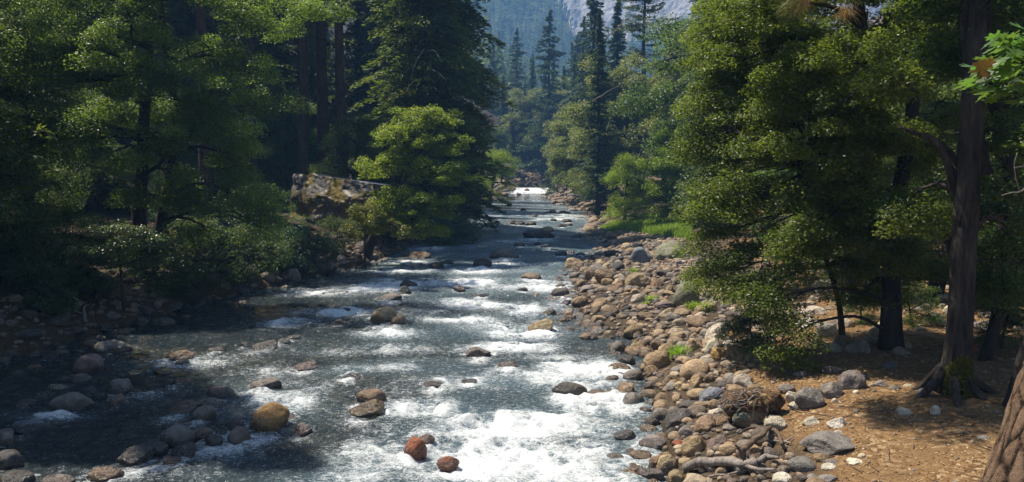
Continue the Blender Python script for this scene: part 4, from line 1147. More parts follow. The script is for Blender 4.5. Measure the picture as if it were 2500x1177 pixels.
for i in range(22):
    x = gl_.uniform(50, 120); y = gl_.uniform(60, 220)
    plant(gl_.choice(['farfir', 'fir', 'farfir']), 'conifer_tree', 'conifer on the valley side far behind the right forest', 'tree', 'conifers on the right valley side', x, y, gl_.uniform(.8, 1.2), gl_.uniform(0, 6))

# ------------------------------------------------------------------ right bank, near
px_tree('oak_tree', 'big live oak leaning glossy leaves over the right cobble bar', 'oak', None,
        [(2172, 893, 17), (2175, 700, 17), (2170, 560, 17), (2200, 420, 17.3), (2230, 250, 17.6), (2220, 60, 18), (2200, -200, 18)], 0.2, 0.08,
        [(1810,300,18.5,120,120,.8),(1850,130,19,150,110,.8),(1770,440,18,90,80,.8),(1800,560,17.5,95,80,.8),(1800,660,17.2,90,70,.8),(1880,470,17,110,110,.7),(1930,300,17.5,130,110,.7),
         (2020,150,18,150,120,.7),(2080,330,17,140,110,.7),(2020,480,16.6,120,80,.7),(1940,620,16.5,110,80,.7),(2080,600,16.8,90,70,.6),(1890,750,16,75,50,.6),(1925,830,15.6,60,50,.6),(1830,720,16.5,60,50,.7),
         (2160,130,18,130,110,.6),(2290,60,18,120,90,.6),(2120,700,17.4,110,50,.6),(2250,640,17.5,90,60,.6),(1780,60,20,110,80,.8),(1900,-40,19,200,90,.7),(2160,-60,18,240,90,.7),(1740,660,18,50,50,.8),(2270,330,17.6,90,90,.6),(1730,520,17.6,60,90,.8),(1715,330,18.6,70,70,.8),(1745,180,19,80,70,.8),(2060,440,15.8,110,80,.6),(2180,480,15.8,80,80,.6),(2160,280,15.9,90,90,.6),(2200,620,15.9,60,50,.6),(1950,200,16.5,120,90,.6),(1640,-230,14.6,170,90,.8),(1850,-260,14.2,150,80,.8),(2080,150,15.4,110,80,.6),(2230,180,13.0,70,60,.6),(2240,60,15.6,100,70,.6),(2000,330,15.6,100,80,.6),(2120,560,15.4,70,50,.6),(1990,560,15.6,90,60,.6),(2260,520,14.2,70,40,.6),(1830,40,16.6,110,80,.7)],  # the two topmost blobs are added out of view to dapple the clearing
        275000, 0.072, M['oak'], M['bark'], 60,
        extra=[([(2170, 560, 17), (2080, 380, 17.2), (2000, 375, 16.8), (1930, 400, 16.6)], 0.085, 0.035), ([(2140, 330, 17.4), (2125, 180, 17.8), (2105, 60, 18), (2085, -120, 18.2)], 0.16, 0.1)],
        clump=0.42, flat=0.5, limb_r=0.055)
px_tree('oak_tree', 'thin crooked tree under the big oak with a reddish lower trunk', 'tree', None,
        [(2056, 868, 18), (2055, 770, 18), (2040, 690, 18), (2005, 600, 18.2), (1990, 520, 18.3), (1950, 420, 18.4)], 0.075, 0.035,
        [(2040,540,18.2,90,50,.7),(1960,440,18.4,90,60,.7),(2090,640,18,60,40,.7)], 9000, 0.075, M['oakdark'], M['barkpine'], 61, clump=0.4)
tallL = px_tree('oak_tree', 'straight dark trunk with mossy spreading roots on the dirt at right', 'tree', None,
        [(2318, 1062, 13.4), (2330, 900, 13.4), (2348, 650, 13.4), (2370, 400, 13.5), (2385, 200, 13.6), (2400, -50, 13.7), (2415, -400, 14)], 0.205, 0.14,
        [(2440,330,14,70,60,.7),(2480,120,14,90,80,.7),(2330,120,14.5,90,70,.7),(2420,-60,14,220,90,.7),(2460,560,14.5,70,60,.7),(2420,660,14.5,55,50,.6),(2250,-120,14,180,80,.7),(2230,480,14.6,60,40,.6)],
        42000, 0.07, M['oakdark'], M['barkgrey'], 62, clump=0.42, sides=20,
        extra=[([(2368, 560, 13.5), (2290, 345, 13.7), (2250, 330, 13.8)], 0.1, 0.05), ([(2372, 440, 13.6), (2300, 350, 14), (2200, 310, 14.2)], 0.07, 0.03), ([(2388, 430, 13.8), (2365, 200, 13.9), (2362, -100, 14)], 0.17, 0.12)])
b = np.array(tallL.location)
g = np.random.default_rng(77)
for i_, (a, ln) in enumerate([(3.5, 0.95), (4.3, 1.1), (5.1, 0.8), (2.7, 0.7), (5.9, 0.9), (0.4, 0.7)]):
    d_ = np.array([math.cos(a), math.sin(a), 0])
    pts = [np.array([0, 0, 0.42]) + d_ * 0.12, d_ * 0.36 + np.array([0, 0, 0.2]), d_ * ln * 0.65 + np.array([0.05, 0.05, 0.04]), d_ * ln + np.array([0, 0, -0.12])]
    v, q, t = tube(smooth_path(pts, 10), np.linspace(0.1, 0.03, 10), 8, i_, 0.25)
    link('root', MB().add(v, q, t).mesh('root', M['barkgrey'], True), tallL)
mm, nt, out = newmat('moss'); k = NT(nt); pos = k.geo().outputs['Position']
nt.links.new(k.bsdf(k.mix(k.noise(pos, 9, 4), (.05, .062, .01, 1), (.25, .23, .03, 1)), 0.95, 0.1, k.bump(k.noise(pos, 60, 3), 1.0, 0.03)), out.inputs[0]); M['moss'] = mm
ms = MB()
for i_ in range(1700):
    a = g.uniform(3.9, 5.7); h = g.uniform(0.02, 0.72 - 0.25 * abs(a - 4.8)); r_ = 0.25 + 0.3 * max(0, 0.42 - h) + g.uniform(0, 0.05)
    c = np.array([r_ * math.cos(a), r_ * math.sin(a), h]); n_ = unit(g.normal(size=(3, 3)))
    ms.add(np.array([c + n_[0] * 0.035, c + n_[1] * 0.035, c + n_[2] * 0.035]), tris=[(0, 1, 2)])
link('moss', ms.mesh('moss', M['moss']), tallL)
for (nm, lab, tp, r0, r1, bl, n, sd_) in [
    ('oak_tree','leaning thin dark trunk between the mossy-footed one and the big pine trunk',[(2392,1010,15.5),(2410,880,15.5),(2440,760,15.6),(2455,600,15.7),(2480,300,16)],0.11,0.07,[(2470,520,16,80,60,.6),(2430,420,16.2,70,60,.6),(2480,700,15.8,60,40,.6),(2400,900,16,60,40,.5),(2420,960,16,50,26,.5)],14000,63),
    ('oak_tree','thick dark trunk in the shade at the right edge behind the thin leaning one',[(2445,920,19),(2450,700,19),(2465,450,19),(2440,200,19),(2420,-50,19)],0.24,0.15,[(2500,250,19,120,100,.6),(2380,60,19.5,120,90,.6),(2520,560,19,90,80,.6),(2560,0,19,160,100,.6)],26000,64),
    ('oak_tree','slanting brown trunk partly sunlit behind the mossy-footed trunk',[(2272,770,24),(2300,660,24),(2335,540,24),(2380,400,24.3),(2430,200,24.5)],0.2,0.12,[(2280,300,25,150,110,.6),(2400,120,25,160,110,.6),(2200,180,26,130,110,.6),(2300,450,25,90,50,.6)],30000,65),
    ('oak_tree','dark trunk at the right edge crossing behind the big pine trunk',[(2470,900,12.5),(2500,860,12.5),(2540,780,12.6),(2580,600,12.8)],0.12,0.09,[(2580,420,13,120,120,.6),(2600,100,13,160,140,.6)],9000,66)]:
    px_tree(nm, lab, 'tree', 'shaded trunks at the right edge', tp, r0, r1, bl, n, 0.075, M['oakdark'], M['bark'], sd_, clump=0.42)
for (px, py, d, s, kx, lab) in [(1835,905,17.6,.42,'paletree_b','low light-green bush at the edge of the cobble bar and dirt'),
    (2440,960,16.5,.5,'bush','small dark bush by the thin leaning trunk at right'),(2220,860,19.5,.45,'bush','dark low bush behind the oak trunk'),(2100,880,20,.35,'bush','dim low bush beside the thin crooked tree'),
    (2120,800,26,.8,'bush','dark bush in the shade behind the big oak'),(2420,690,27,.9,'bush','dark bush at the far right among the rocks'),(1890,720,27,.9,'bush','bush behind the hanging oak boughs')]:
    if kx == 'paletree_b':
        PROTO[kx] = broad_proto(28, 2.6, 1.9, 9000, 0.13, M['pale'], M['bark'], 0.1, 8, 0.08)
    x, y = at(px, py, d)[:2]
    plant(kx, 'bush', lab, 'bush', 'bushes on the right bank', x, y, s, px * 0.1, 0.05)
for (px, d, s, lab, kx) in [(2240,36,.55,'bright sunlit understorey tree glimpsed through the right oaks','paletree'),(2020,42,.6,'light-green young tree far behind the big oak','paletree'),(2200,33,.42,'low sunlit young tree left of the slanting trunk','paletree')]:
    plant(kx, 'understorey_tree', lab, 'tree', None, xpx(px, d), d, s, d)

# big pine trunk in the lower right corner, with plated bark
def pine_trunk():
    nz, na = 260, 200
    zz = np.linspace(-1.0, 9.0, nz); th = np.linspace(0, 2 * math.pi, na, endpoint=False)
    Zg, Tg = np.meshgrid(zz, th, indexing='ij')
    r0 = 0.47 + 0.16 * np.exp(-(Zg + 0.4) * 0.9) - 0.012 * Zg
    # plates: jittered cells, long in z
    u = Tg / (2 * math.pi) * 22; v = Zg * 2.6
    u = u + 0.75 * fbm(u * 0.5, v * 0.7, oct=2, seed=80); v = v + 0.9 * fbm(u * 0.6 + 7, v * 0.5, oct=2, seed=81)
    best = np.full(u.shape, 9.0); sec = np.full(u.shape, 9.0); idv = np.zeros(u.shape)
    iu, iv = np.floor(u), np.floor(v)
    for a in (-1, 0, 1):
        for bb in (-1, 0, 1):
            cu, cv = iu + a, iv + bb
            cw = np.mod(cu, 22)
            hx = _hash(cw, cv, cv * 0, 91); hy = _hash(cw, cv, cv * 0, 92)
            dd = np.hypot(u - (cu + 0.15 + 0.7 * hx), (v - (cv + 0.15 + 0.7 * hy)) * 0.8)
            nb_ = dd < best
            sec = np.where(nb_, best, np.minimum(sec, dd)); idv = np.where(nb_, _hash(cw, cv, cv * 0, 93), idv); best = np.where(nb_, dd, best)
    edge = sec - best
    plate = sstep(0.0, 0.16 + 0.2 * idv, edge)
    cx_, cy_ = np.cos(Tg) * 3, np.sin(Tg) * 3
    r = r0 + 0.02 * plate * (0.5 + 0.7 * idv) - 0.012 * sstep(.35, .6, vnoise(cx_ * 2.6, cy_ * 2.6, Zg * 1.1, 85)) - 0.01 + 0.012 * fbm(cx_ * 3, cy_ * 3, Zg * 5, 3, 82) + 0.006 * fbm(cx_ * 11, cy_ * 11, Zg * 14, 2, 83)
    V = np.stack([r * np.cos(Tg) + 0.24 * Zg, r * np.sin(Tg), Zg], -1).reshape(-1, 3)
    i = np.arange(nz - 1)[:, None] * na; j = np.arange(na)[None]; j2 = (j + 1) % na
    q = np.stack([i + j, i + j2, i + na + j2, i + na + j], -1).reshape(-1, 4)
    return MB().add(V, quads=q, tint=plate.ravel() * (0.45 + 0.55 * idv.ravel()))
m, nt, out = newmat('plated_pine_bark'); k = NT(nt); pos = k.geo().outputs['Position']
c = k.ramp(k.math('ADD', k.attr('tint'), k.maprange(k.noise(pos, 16, 5, .7), .3, .7, -.22, .22)), [(0.05, (.02, .012, .008)), (0.3, (.1, .062, .038)), (0.6, (.19, .12, .075)), (0.95, (.3, .2, .13))])
nt.links.new(k.bsdf(c, 0.9, 0.2, k.bump(k.math('ADD', k.noise(pos, 26, 6, .75), k.noise(pos, 90, 4, .7)), 1.0, 0.03)), out.inputs[0])
pb = at(2548, 1177, 7.9)
zg = float(terrain(pb[0], pb[1]))
T0 = pb.copy(); T0[0] -= 0.24 * (pb[2] - zg); T0[2] = zg
pt = thing('pine_tree', 'thick leaning pine trunk with plated brown bark in the lower right corner', 'pine', T0)
link('trunk', pine_trunk().mesh('trunk', m, True), pt)
tm, cm = PROTO['pine2']
up_ = conifer_meshes(90, 24, 9, 4.0, 120, 60, 0.4, M['pine'], M['barkpine'], 0.3, 0.12, 0.55, 0.34, 0.5, 0.18)
o = link('crown', up_[1], pt); o.location = (0.24 * 6, 0, 2)
o = link('upper_trunk', up_[0], pt); o.location = (0.24 * 9 - 0.4, 0, 7.6); o.rotation_euler = (0, math.atan(0.24) * 0.6, 0)


# trees that share a wording are told apart by the named tree they stand nearest
def relabel(labels, refs):
    used = set()
    objs = [o for o in col.objects if o.parent is None and o.get('label') in labels]
    for o in sorted(objs, key=lambda o: o.location.y):
        d = o.location.y; px = CX + o.location.x / d * F_PX
        if not -40 < px < 2540: continue
        kind = {'cedar': 'cedar', 'cedar2': 'broad cedar', 'fir': 'fir', 'fir2': 'high-crowned fir', 'farfir': 'slim fir', 'bigfir': 'spreading fir', 'oakA': 'olive oak', 'oakB': 'leaning olive oak', 'oakC': 'leafy oak', 'oakD': 'small leafy tree'}[next(k_ for k_, (tm, cm) in PROTO.items() if any(c.data is cm for c in o.children))]
        for nm, rpx, rd in sorted(refs, key=lambda r: abs(r[1] - px)):
            gap = d - rd
            how = 'close behind' if gap < 14 else 'some way behind' if gap < 40 else 'far behind'
            if gap < 0: how = 'in front'
            txt = f"{kind} {how} and {'left' if px < rpx else 'right'} of the {nm}"
            if txt not in used:
                used.add(txt); o['label'] = txt; break
relabel({LAB_L, 'shaded leafy understorey tree among the trunks of the left forest', 'dim conifer on the valley side far behind the left forest'},
        [('large oak on the left bank', 345, 30), ('dark tree at the far left edge', 60, 34), ('bare pine above the mossy boulder', 838, 53), ('great dark cedar', 1035, 60)])
relabel({'olive oak in the sunlit bank of oaks along the right side upstream', 'tree in the hazy sunlit wood beyond the river bend', 'conifer crowded in the sunlit forest behind the right bank', 'conifer on the valley side far behind the right forest',
         'leafy oak in the dim forest behind the big near oak at right', 'leafy understorey tree in the shade behind the near right trunks'},
        [('big near oak', 1950, 17), ('mossy-footed trunk', 2345, 13.4), ('light-green tree by the grass', 1650, 58), ('tall pointed hazy fir', 1340, 190), ('tall olive oak with forked limbs', 1535, 96), ('hazy fir in the river gap', 1262, 240)])


# ================================================================== SMALLER THINGS
# great mossy boulder with a straight sloping top on the left bank
g = np.random.default_rng(200)
m, nt, out = newmat('mossy_rock_face'); k = NT(nt); geo = k.geo(); pos = geo.outputs['Position']
big = k.noise(pos, 0.9, 4, .6, .5); fine = k.noise(pos, 7, 5, .7)
c = k.ramp(fine, [(.3, (.05, .045, .04)), (.55, (.14, .125, .11)), (.75, (.4, .38, .35))])
mossc = k.mix(fine, (.07, .06, .014, 1), (.27, .19, .05, 1))
c = k.mix(k.maprange(big, .46, .58), c, mossc)
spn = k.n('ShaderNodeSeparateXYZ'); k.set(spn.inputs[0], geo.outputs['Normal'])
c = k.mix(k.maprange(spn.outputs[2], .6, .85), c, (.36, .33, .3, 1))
nt.links.new(k.bsdf(c, .9, .2, k.bump(k.math('ADD', fine, big), .8, .12)), out.inputs[0])
D0 = 46.0
tl, tr_, bl_, br_ = at(690, 418, 51.5), at(905, 446, 46.5), at(672, 560, 50), at(915, 570, 45)
nu, nv = 60, 40
uu, vv = np.meshgrid(np.linspace(0, 1, nu), np.linspace(0, 1, nv))
front = (1 - uu)[..., None] * ((1 - vv)[..., None] * bl_ + vv[..., None] * tl) + uu[..., None] * ((1 - vv)[..., None] * br_ + vv[..., None] * tr_)
nz_ = fbm(uu * 5, vv * 3, oct=4, seed=201)
front[..., 1] += -0.55 * sstep(0.62, 0.45, vv + 0.15 * fbm(uu * 3, vv * 0 + 2, oct=2, seed=202)) * 0 + 0.7 * (1 - vv) * sstep(0.6, 0.3, vv) + 0.38 * nz_ + 0.16 * fbm(uu * 16, vv * 9, oct=3, seed=207) + 0.5 * (uu - 0.5) ** 2 * 4
end_ = sstep(0.14, 0.0, uu)
front[..., 1] += 1.3 * end_ ** 1.5
front[..., 2] -= 0.5 * end_ ** 2 * vv
front[..., 0] += 0.35 * end_ * vv + 0.15 * fbm(uu * 4 + 5, vv * 4, oct=3, seed=203)
front[-1, :, 2] += 0.12 * fbm(uu[-1] * 9, uu[-1] * 0, oct=2, seed=204)
back = front[-1] + np.array([1.8, 1.8, -0.25]); back2 = back + np.array([0.2, 1.0, -3.5])
Vf = np.concatenate([front.reshape(-1, 3), back, back2])
nrow = nv + 2
i = (np.arange(nrow - 1)[:, None] * nu + np.arange(nu - 1)[None]).ravel()
mb = MB(); mb.add(Vf, quads=np.stack([i, i + 1, i + nu + 1, i + nu], 1))
lft = [r_ * nu for r_ in range(nrow)]; rgt = [r_ * nu + nu - 1 for r_ in range(nrow)]
for side in (lft, rgt):
    ctr = Vf[side].mean(0) + np.array([0, 1.0, 0])
    base_ = mb.n; mb.add(np.vstack([Vf[side], ctr]), tris=[(a, a + 1, nrow) for a in range(nrow - 1)])
cen = Vf.mean(0); cen[2] = float(terrain(cen[0], cen[1]))
for a_ in mb.v: a_ -= cen
o = link('boulder', mb.mesh('mossy_boulder', m, False), None, cen)
tag(o, 'huge boulder with a straight sloping top and golden moss on the left bank', 'boulder')

def wood(name, label, cat, paths, mat, group=None, sides=10):
    """paths: list of (points, r0, r1, part name); first is the main stem"""
    base = np.asarray(paths[0][0][0], float)
    t = thing(name, label, cat, base, group)
    for n_, (P, r0, r1, pn) in enumerate(paths):
        Q = smooth_path(P, 16) - base
        L_ = np.linalg.norm(Q[-1] - Q[0])
        Q = Q + 0.02 * L_ * np.stack([vnoise(np.linspace(0, 6, 16), np.zeros(16) + n_ * 3.3, seed=a) for a in (1, 2, 3)], 1) * np.sin(np.linspace(0, math.pi, 16))[:, None]
        v, q, tr = tube(Q, np.linspace(r0, r1, 16), sides, n_ + 5, 0.14)
        link(pn, MB().add(v, q, tr).mesh(pn, mat, True), t)
    return t
def gp(px, py, up=0.0):
    p = on_ground(px, py); p[2] += up; return p
# driftwood on the left bank
p0 = gp(845, 622); s_ = p0[1] / F_PX
paths = []
for (pts) in [[(848,620),(835,605),(815,585),(803,573)], [(846,618),(825,600),(805,590),(793,585)], [(840,612),(835,590),(820,572)], [(843,618),(820,608),(800,600),(790,592)], [(838,610),(842,592),(832,578)], [(830,603),(815,600),(806,608)]]:
    d_ = p0[1] - 0.2
    paths.append(([at(px, py, d_ + 0.1 * n_) for n_, (px, py) in enumerate(pts)], 0.05, 0.015, 'branch'))
paths[0] = (paths[0][0], 0.07, 0.02, 'stem')
wood('driftwood', 'bleached driftwood branches piled on the left bank below the leaning tree', 'driftwood', paths, M['dead'])
wood('driftwood', 'long thin bare pole slanting across the left bank behind the bleached driftwood', 'driftwood', [([at(805, 561, 43), at(850, 568, 43.5), at(885, 577, 44)], 0.05, 0.03, 'stem')], M['deadbrown'])
# roots showing on the shaded left bank
for n_, (pts, lab) in enumerate([([(120,745),(150,732),(185,740),(215,752)], 'pale root arching out of the shaded left bank'), ([(125,755),(170,765),(205,775)], 'thin pale root lying low on the shaded left bank'), ([(208,790),(206,765),(210,748)], 'short upright pale root stub on the shaded left bank'),
                                 ([(470,690),(490,668),(520,660),(540,668)], 'tangle of grey roots below the twin oak trunks')]):
    wood('root', lab, 'root', [([gp(px, py, 0.12 * (0 < q_ < len(pts) - 1)) for q_, (px, py) in enumerate(pts)], 0.05, 0.025, 'stem')], M['dead'])
# driftwood log and roots at the foot of the bar
def lay(pts, up=0.08): return [gp(px, py, up) for px, py in pts]
wood('driftwood_log', 'grey forked driftwood log along the bottom edge right of the river', 'log',
     [(lay([(1672,1168),(1710,1150),(1760,1155),(1810,1162),(1850,1160)], .16), .075, .06, 'stem'), (lay([(1850,1160),(1870,1148),(1900,1150)], .18), .05, .02, 'branch'), (lay([(1810,1162),(1850,1172),(1890,1175)], .14), .04, .02, 'branch'), (lay([(1672,1168),(1668,1178)], .12), .05, .03, 'branch')], M['dead'])
wood('driftwood_branch', 'twisted upright driftwood branch standing over the stones near the log', 'branch',
     [([gp(1812,1150,.1), gp(1812,1150,.25), at(1812,1100,11.6)], .055, .05, 'stem'), ([at(1812,1100,11.6), at(1835,1080,11.7), gp(1880,1075,.2)], .05, .03, 'branch'), ([at(1812,1105,11.6), at(1795,1085,11.6)], .03, .012, 'branch')], M['deadbrown'])
wood('driftwood_branch', 'arched brown root reaching from the dirt edge to the stones', 'branch',
     [(lay([(1845,1085),(1870,1070),(1895,1072),(1905,1095),(1908,1110)], .14), .04, .025, 'stem'), (lay([(1870,1070),(1840,1062),(1815,1070)], .12), .03, .012, 'branch')], M['deadbrown'])
for (pts, lab) in [([(1905,1095),(1925,1082),(1935,1078)], 'short white stick at the right of the root tangle'), ([(1880,1085),(1915,1088),(1932,1092)], 'pale thin stick on the dirt by the root tangle'),
                   ([(1730,1175),(1800,1165),(1860,1150)], 'long straight thin stick lying across the driftwood log'), ([(1900,905),(1915,912),(1925,922)], 'curled pale root on the dirt under the oak boughs'),
                   ([(1925,1000),(1950,1008),(1975,1010)], 'dark broken stick in front of the big broken-topped boulder'), ([(1470,712),(1510,711),(1560,712)], 'thin dark stick lying in the water of the cobble bar inlet')]:
    wood('stick', lab, 'stick', [(lay(pts, .05), .02, .01, 'stem')], M['dead'] if 'dark' not in lab else M['bark'])
# root tangle of a washed-out stump
rb = gp(1835, 1035)
rt = thing('root_tangle', 'washed-out stump of soil and stones with a tangle of grey roots', 'stump', rb)
mS, ntS, outS = newmat('root_soil'); k = NT(ntS); pos = k.geo().outputs['Position']; nn = k.noise(pos, 11, 5, .7)
ntS.links.new(k.bsdf(k.ramp(nn, [(.3, (.04, .024, .014)), (.55, (.13, .08, .045)), (.75, (.26, .18, .11))]), .95, .1, k.bump(nn, 1.0, .06)), outS.inputs[0])
def lump(seed, sc, amp=.35):
    V_, F_ = ICO[4]; o_ = seed * 3.7
    r_ = 1 + amp * fbm(V_[:, 0] * 1.8 + o_, V_[:, 1] * 1.8, V_[:, 2] * 1.8, 4, seed)
    return V_ * r_[:, None] * np.array(sc), F_
v, f = lump(5, (.46, .36, .3)); link('soil', MB().add(v + np.array([.0, .3, .22]), tris=f).mesh('soil', mS, True), rt)
v, f = lump(6, (.22, .2, .2)); link('soil', MB().add(v + np.array([.36, .2, .3]), tris=f).mesh('soil', mS, True), rt)
for (x, z, a, tone) in [(.22, .42, .12, 'or'), (-.02, .34, .07, 'tn'), (-.2, .1, .14, 'gn'), (.1, .12, .1, 'or')]:
    o = link('stone', ROCKS[int(abs(x) * 50) % 16], rt, (x, -.06, z)); o.scale = (a, a * .8, a * .75); o.color = (*TONE[tone], 1)
g = np.random.default_rng(33)
for n_ in range(27):
    a = g.uniform(math.pi * .8, math.pi * 2.2) if n_ > 12 else g.uniform(math.pi * .75, math.pi * 1.15)
    st_ = np.array([g.uniform(-.3, .3), g.uniform(-.05, .15), g.uniform(.15, .48)])
    ln = g.uniform(.25, .75)
    d_ = np.array([math.cos(a), math.sin(a) * .5 - .15, g.uniform(-.15, .3)])
    P = [st_, st_ + d_ * ln * .4 + np.array([0, -.08, .12]), st_ + d_ * ln * .75 + np.array([0, -.05, -.02]), st_ + d_ * ln + np.array([0, 0, -.3 * g.random()])]
    v, q, t = tube(smooth_path(P, 10) + .015 * g.normal(size=(10, 3)), np.linspace(g.uniform(.009, .02), .004, 10), 5, n_, .2)
    link('root', MB().add(v, q, t).mesh('root', M['dead'] if n_ % 3 else M['deadbrown'], True), rt)
# bare dead branches on the great cedar, and bare snags among the right-hand oaks
ced = [o for o in col.objects if o.parent is None and o.get('label', '').startswith('great dark cedar')][0]
for n_, pts in enumerate([[(1035,120,57),(1015,150,55),(1003,195,54)], [(1035,130,57),(1060,120,55),(1078,150,54)], [(1035,170,57),(1065,172,55),(1088,195,54)], [(1030,190,57),(1005,200,55),(990,225,54)], [(1035,215,57),(1060,212,55),(1075,228,54)]]):
    P = (smooth_path([at(*q_) for q_ in pts], 10) - np.array(ced.location)) / ced.scale[0]
    c_, s__ = math.cos(-ced.rotation_euler.z), math.sin(-ced.rotation_euler.z)
    P = np.stack([P[:, 0] * c_ - P[:, 1] * s__, P[:, 0] * s__ + P[:, 1] * c_, P[:, 2]], 1)
    v, q, t = tube(P, np.linspace(.045, .012, 10), 5, n_, .2)
    link('dead_branch', MB().add(v, q, t).mesh('dead_branch', M['dead'], True), ced)
for (pts, lab, mt) in [([(1475,98,70),(1500,75,70),(1530,50,70),(1560,45,70)], 'bare curved grey snag arching above the right-hand oaks', 'dead'), ([(1445,250,66),(1470,232,66),(1500,215,66),(1520,205,66)], 'bare grey broken limb slanting through the middle of the olive oaks', 'dead'),
                   ([(1655,85,40),(1680,55,40),(1705,35,40)], 'bare pale twig reaching out left of the near oak top', 'dead'), ([(1668,98,40),(1700,82,40),(1720,70,40)], 'second bare pale twig under the first at the near oak top', 'dead'),
                   ([(1480,320,64),(1488,300,64),(1492,280,64)], 'short white snag standing in the dark behind the olive oaks', 'dead')]:
    base = at(*pts[0])
    wood('snag', lab, 'snag', [([at(*q_) for q_ in pts], .055 if pts[0][2] > 50 else .03, .02 if pts[0][2] > 50 else .01, 'stem'), ([at(*pts[1]), at(pts[1][0] + 14, pts[1][1] + 10, pts[1][2])], .02, .008, 'twig')], M[mt])

# ------------------------------------------------------------------ grass and weeds
def blades(name, label, n, fxy, h, w, mat, seed, kind='stuff', cat=None, lean=.35, base=None):
    g = np.random.default_rng(seed)
    XY = np.array([fxy(g) for _ in range(n)])
    z = terrain(XY[:, 0], XY[:, 1])
    hh = h * g.uniform(.5, 1.25, n); a = g.uniform(0, 6.28, n); la = g.uniform(.1, 1, n) * lean
    B = np.stack([XY[:, 0], XY[:, 1], z - .02], 1)
    sd_ = np.stack([np.cos(a), np.sin(a), 0 * a], 1) * w
    ln = np.stack([np.cos(a + 1.4), np.sin(a + 1.4), 0 * a], 1)
    mid = B + ln * (la * hh * .35)[:, None] + np.stack([0 * a, 0 * a, hh * .6], 1)
    tip = B + ln * (la * hh)[:, None] + np.stack([0 * a, 0 * a, hh * .95], 1)
    V = np.stack([B - sd_, B + sd_, mid + sd_ * .8, mid - sd_ * .8, tip], 1).reshape(-1, 3)
    k_ = np.arange(n)[:, None] * 5
    mb = MB(); mb.add(V, tint=np.repeat(g.random(n), 5)); q = k_ + np.array([[0, 1, 2, 3]]); mb.q.append(q); mb.t.append(k_ + np.array([[3, 2, 4]]))
    if base is not None:
        for a_ in mb.v: a_ -= base
    o = link(name, mb.mesh(name, mat, False), None, base)
    return tag(o, label, cat, kind=kind)
def f_grass(g):
    while True:
        y = g.uniform(47, 67); x = g.uniform(5.5, 15)
        px = CX + x / y * F_PX
        if 1465 < px < 1690 and y > 62 - (px - 1470) * .07 and vnoise(x * .8, y * .5, seed=77) > -.35: return x, y
blades('grass', 'bright green grass growing at the back of the upper cobble bar', 16000, f_grass, .6, .02, M['grass'], 301)
weeds = [(1590,738,.25,'tuft of bright grass among the upper bar cobbles'),(1655,872,.3,'little green plant at the side of the smooth tan boulder'),(1715,762,.35,'low green weeds at the foot of the tallest rock block'),(1690,760,.3,'spreading weeds on the cobbles left of the low green weeds'),
         (1545,670,.3,'yellowish tuft beside the quiet pool stones'),(1575,748,.15,'tiny grass tuft among the stones of the bar')]
for n_, (px, py, h, lab) in enumerate(weeds):
    p = on_ground(px, py)
    blades('weed', lab, 170, lambda g, p=p, h=h: (p[0] + g.normal() * h * .28, p[1] + g.normal() * h * .28), h, .014, M['grass'], 310 + n_, kind='thing', cat='weed', lean=1.5, base=p)
# leaf litter: flakes on the dirt
g = np.random.default_rng(320)
n = 36000
yy = 8.3 + 14.5 * g.random(n) ** 1.2; xx = XR(yy) + g.uniform(.8, 9.5, n)
keep = dirt_mask(xx, yy) > g.random(n) * .9 + .1
xx, yy = xx[keep], yy[keep]; n = len(xx)
P = np.stack([xx, yy, terrain(xx, yy) + .008], 1)
def litter_mat():
    m, nt, out = newmat('dry_leaf'); k = NT(nt)
    c = k.ramp(k.attr('tint'), [(0, (.13, .065, .025)), (.4, (.27, .155, .06)), (.75, (.42, .29, .14)), (1, (.62, .5, .32))])
    nt.links.new(k.bsdf(c, .7, .3), out.inputs[0]); return m
mb = MB(); sz = g.uniform(.015, .06, n) * g.uniform(.5, 1, n)
leaf_quads(mb, P, unit(np.array([0, 0, 1.0]) + g.normal(size=(n, 3)) * .3), g.normal(size=(n, 3)), sz, sz * .55, .2, g.random(n) ** 1.3)
M['litter'] = litter_mat()
tag(link('leaf_litter', mb.mesh('leaf_litter', M['litter'], False)), 'dry tan leaves littering the orange dirt at right', kind='stuff')
n = 9000
yy = 20 + 26 * g.random(n); xx = XL(yy) - g.uniform(1.2, 14, n)
P = np.stack([xx, yy, terrain(xx, yy) + .015], 1); sz = g.uniform(.04, .1, n); mb = MB()
leaf_quads(mb, P, unit(np.array([0, 0, 1.0]) + g.normal(size=(n, 3)) * .35), g.normal(size=(n, 3)), sz, sz * .55, .2, g.random(n))
tag(link('forest_litter', mb.mesh('forest_litter', M['litter'], False)), 'brown leaves littering the shaded forest floor on the left bank', kind='stuff')

# fallen twigs on the dirt
g = np.random.default_rng(330); mb = MB()
for n_ in range(520):
    y = g.uniform(8.6, 19); x = XR(y) + g.uniform(1.6, 9); a = g.uniform(0, 6.28); ln = g.uniform(.05, .26)
    d_ = np.array([math.cos(a), math.sin(a), 0]) * ln; c = np.array([x, y, 0]); P = np.array([c - d_, c + d_ * .1 + g.normal(size=3) * .015, c + d_])
    P[:, 2] = terrain(P[:, 0], P[:, 1]) + .014
    v, q, t = tube(P, np.array([.009, .007, .004]) * g.uniform(.5, 1.1), 4, cap=False); mb.add(v, q)
tag(link('fallen_twigs', mb.mesh('fallen_twigs', M['deadbrown'], False)), 'fallen twigs strewn over the dirt clearing', kind='stuff')

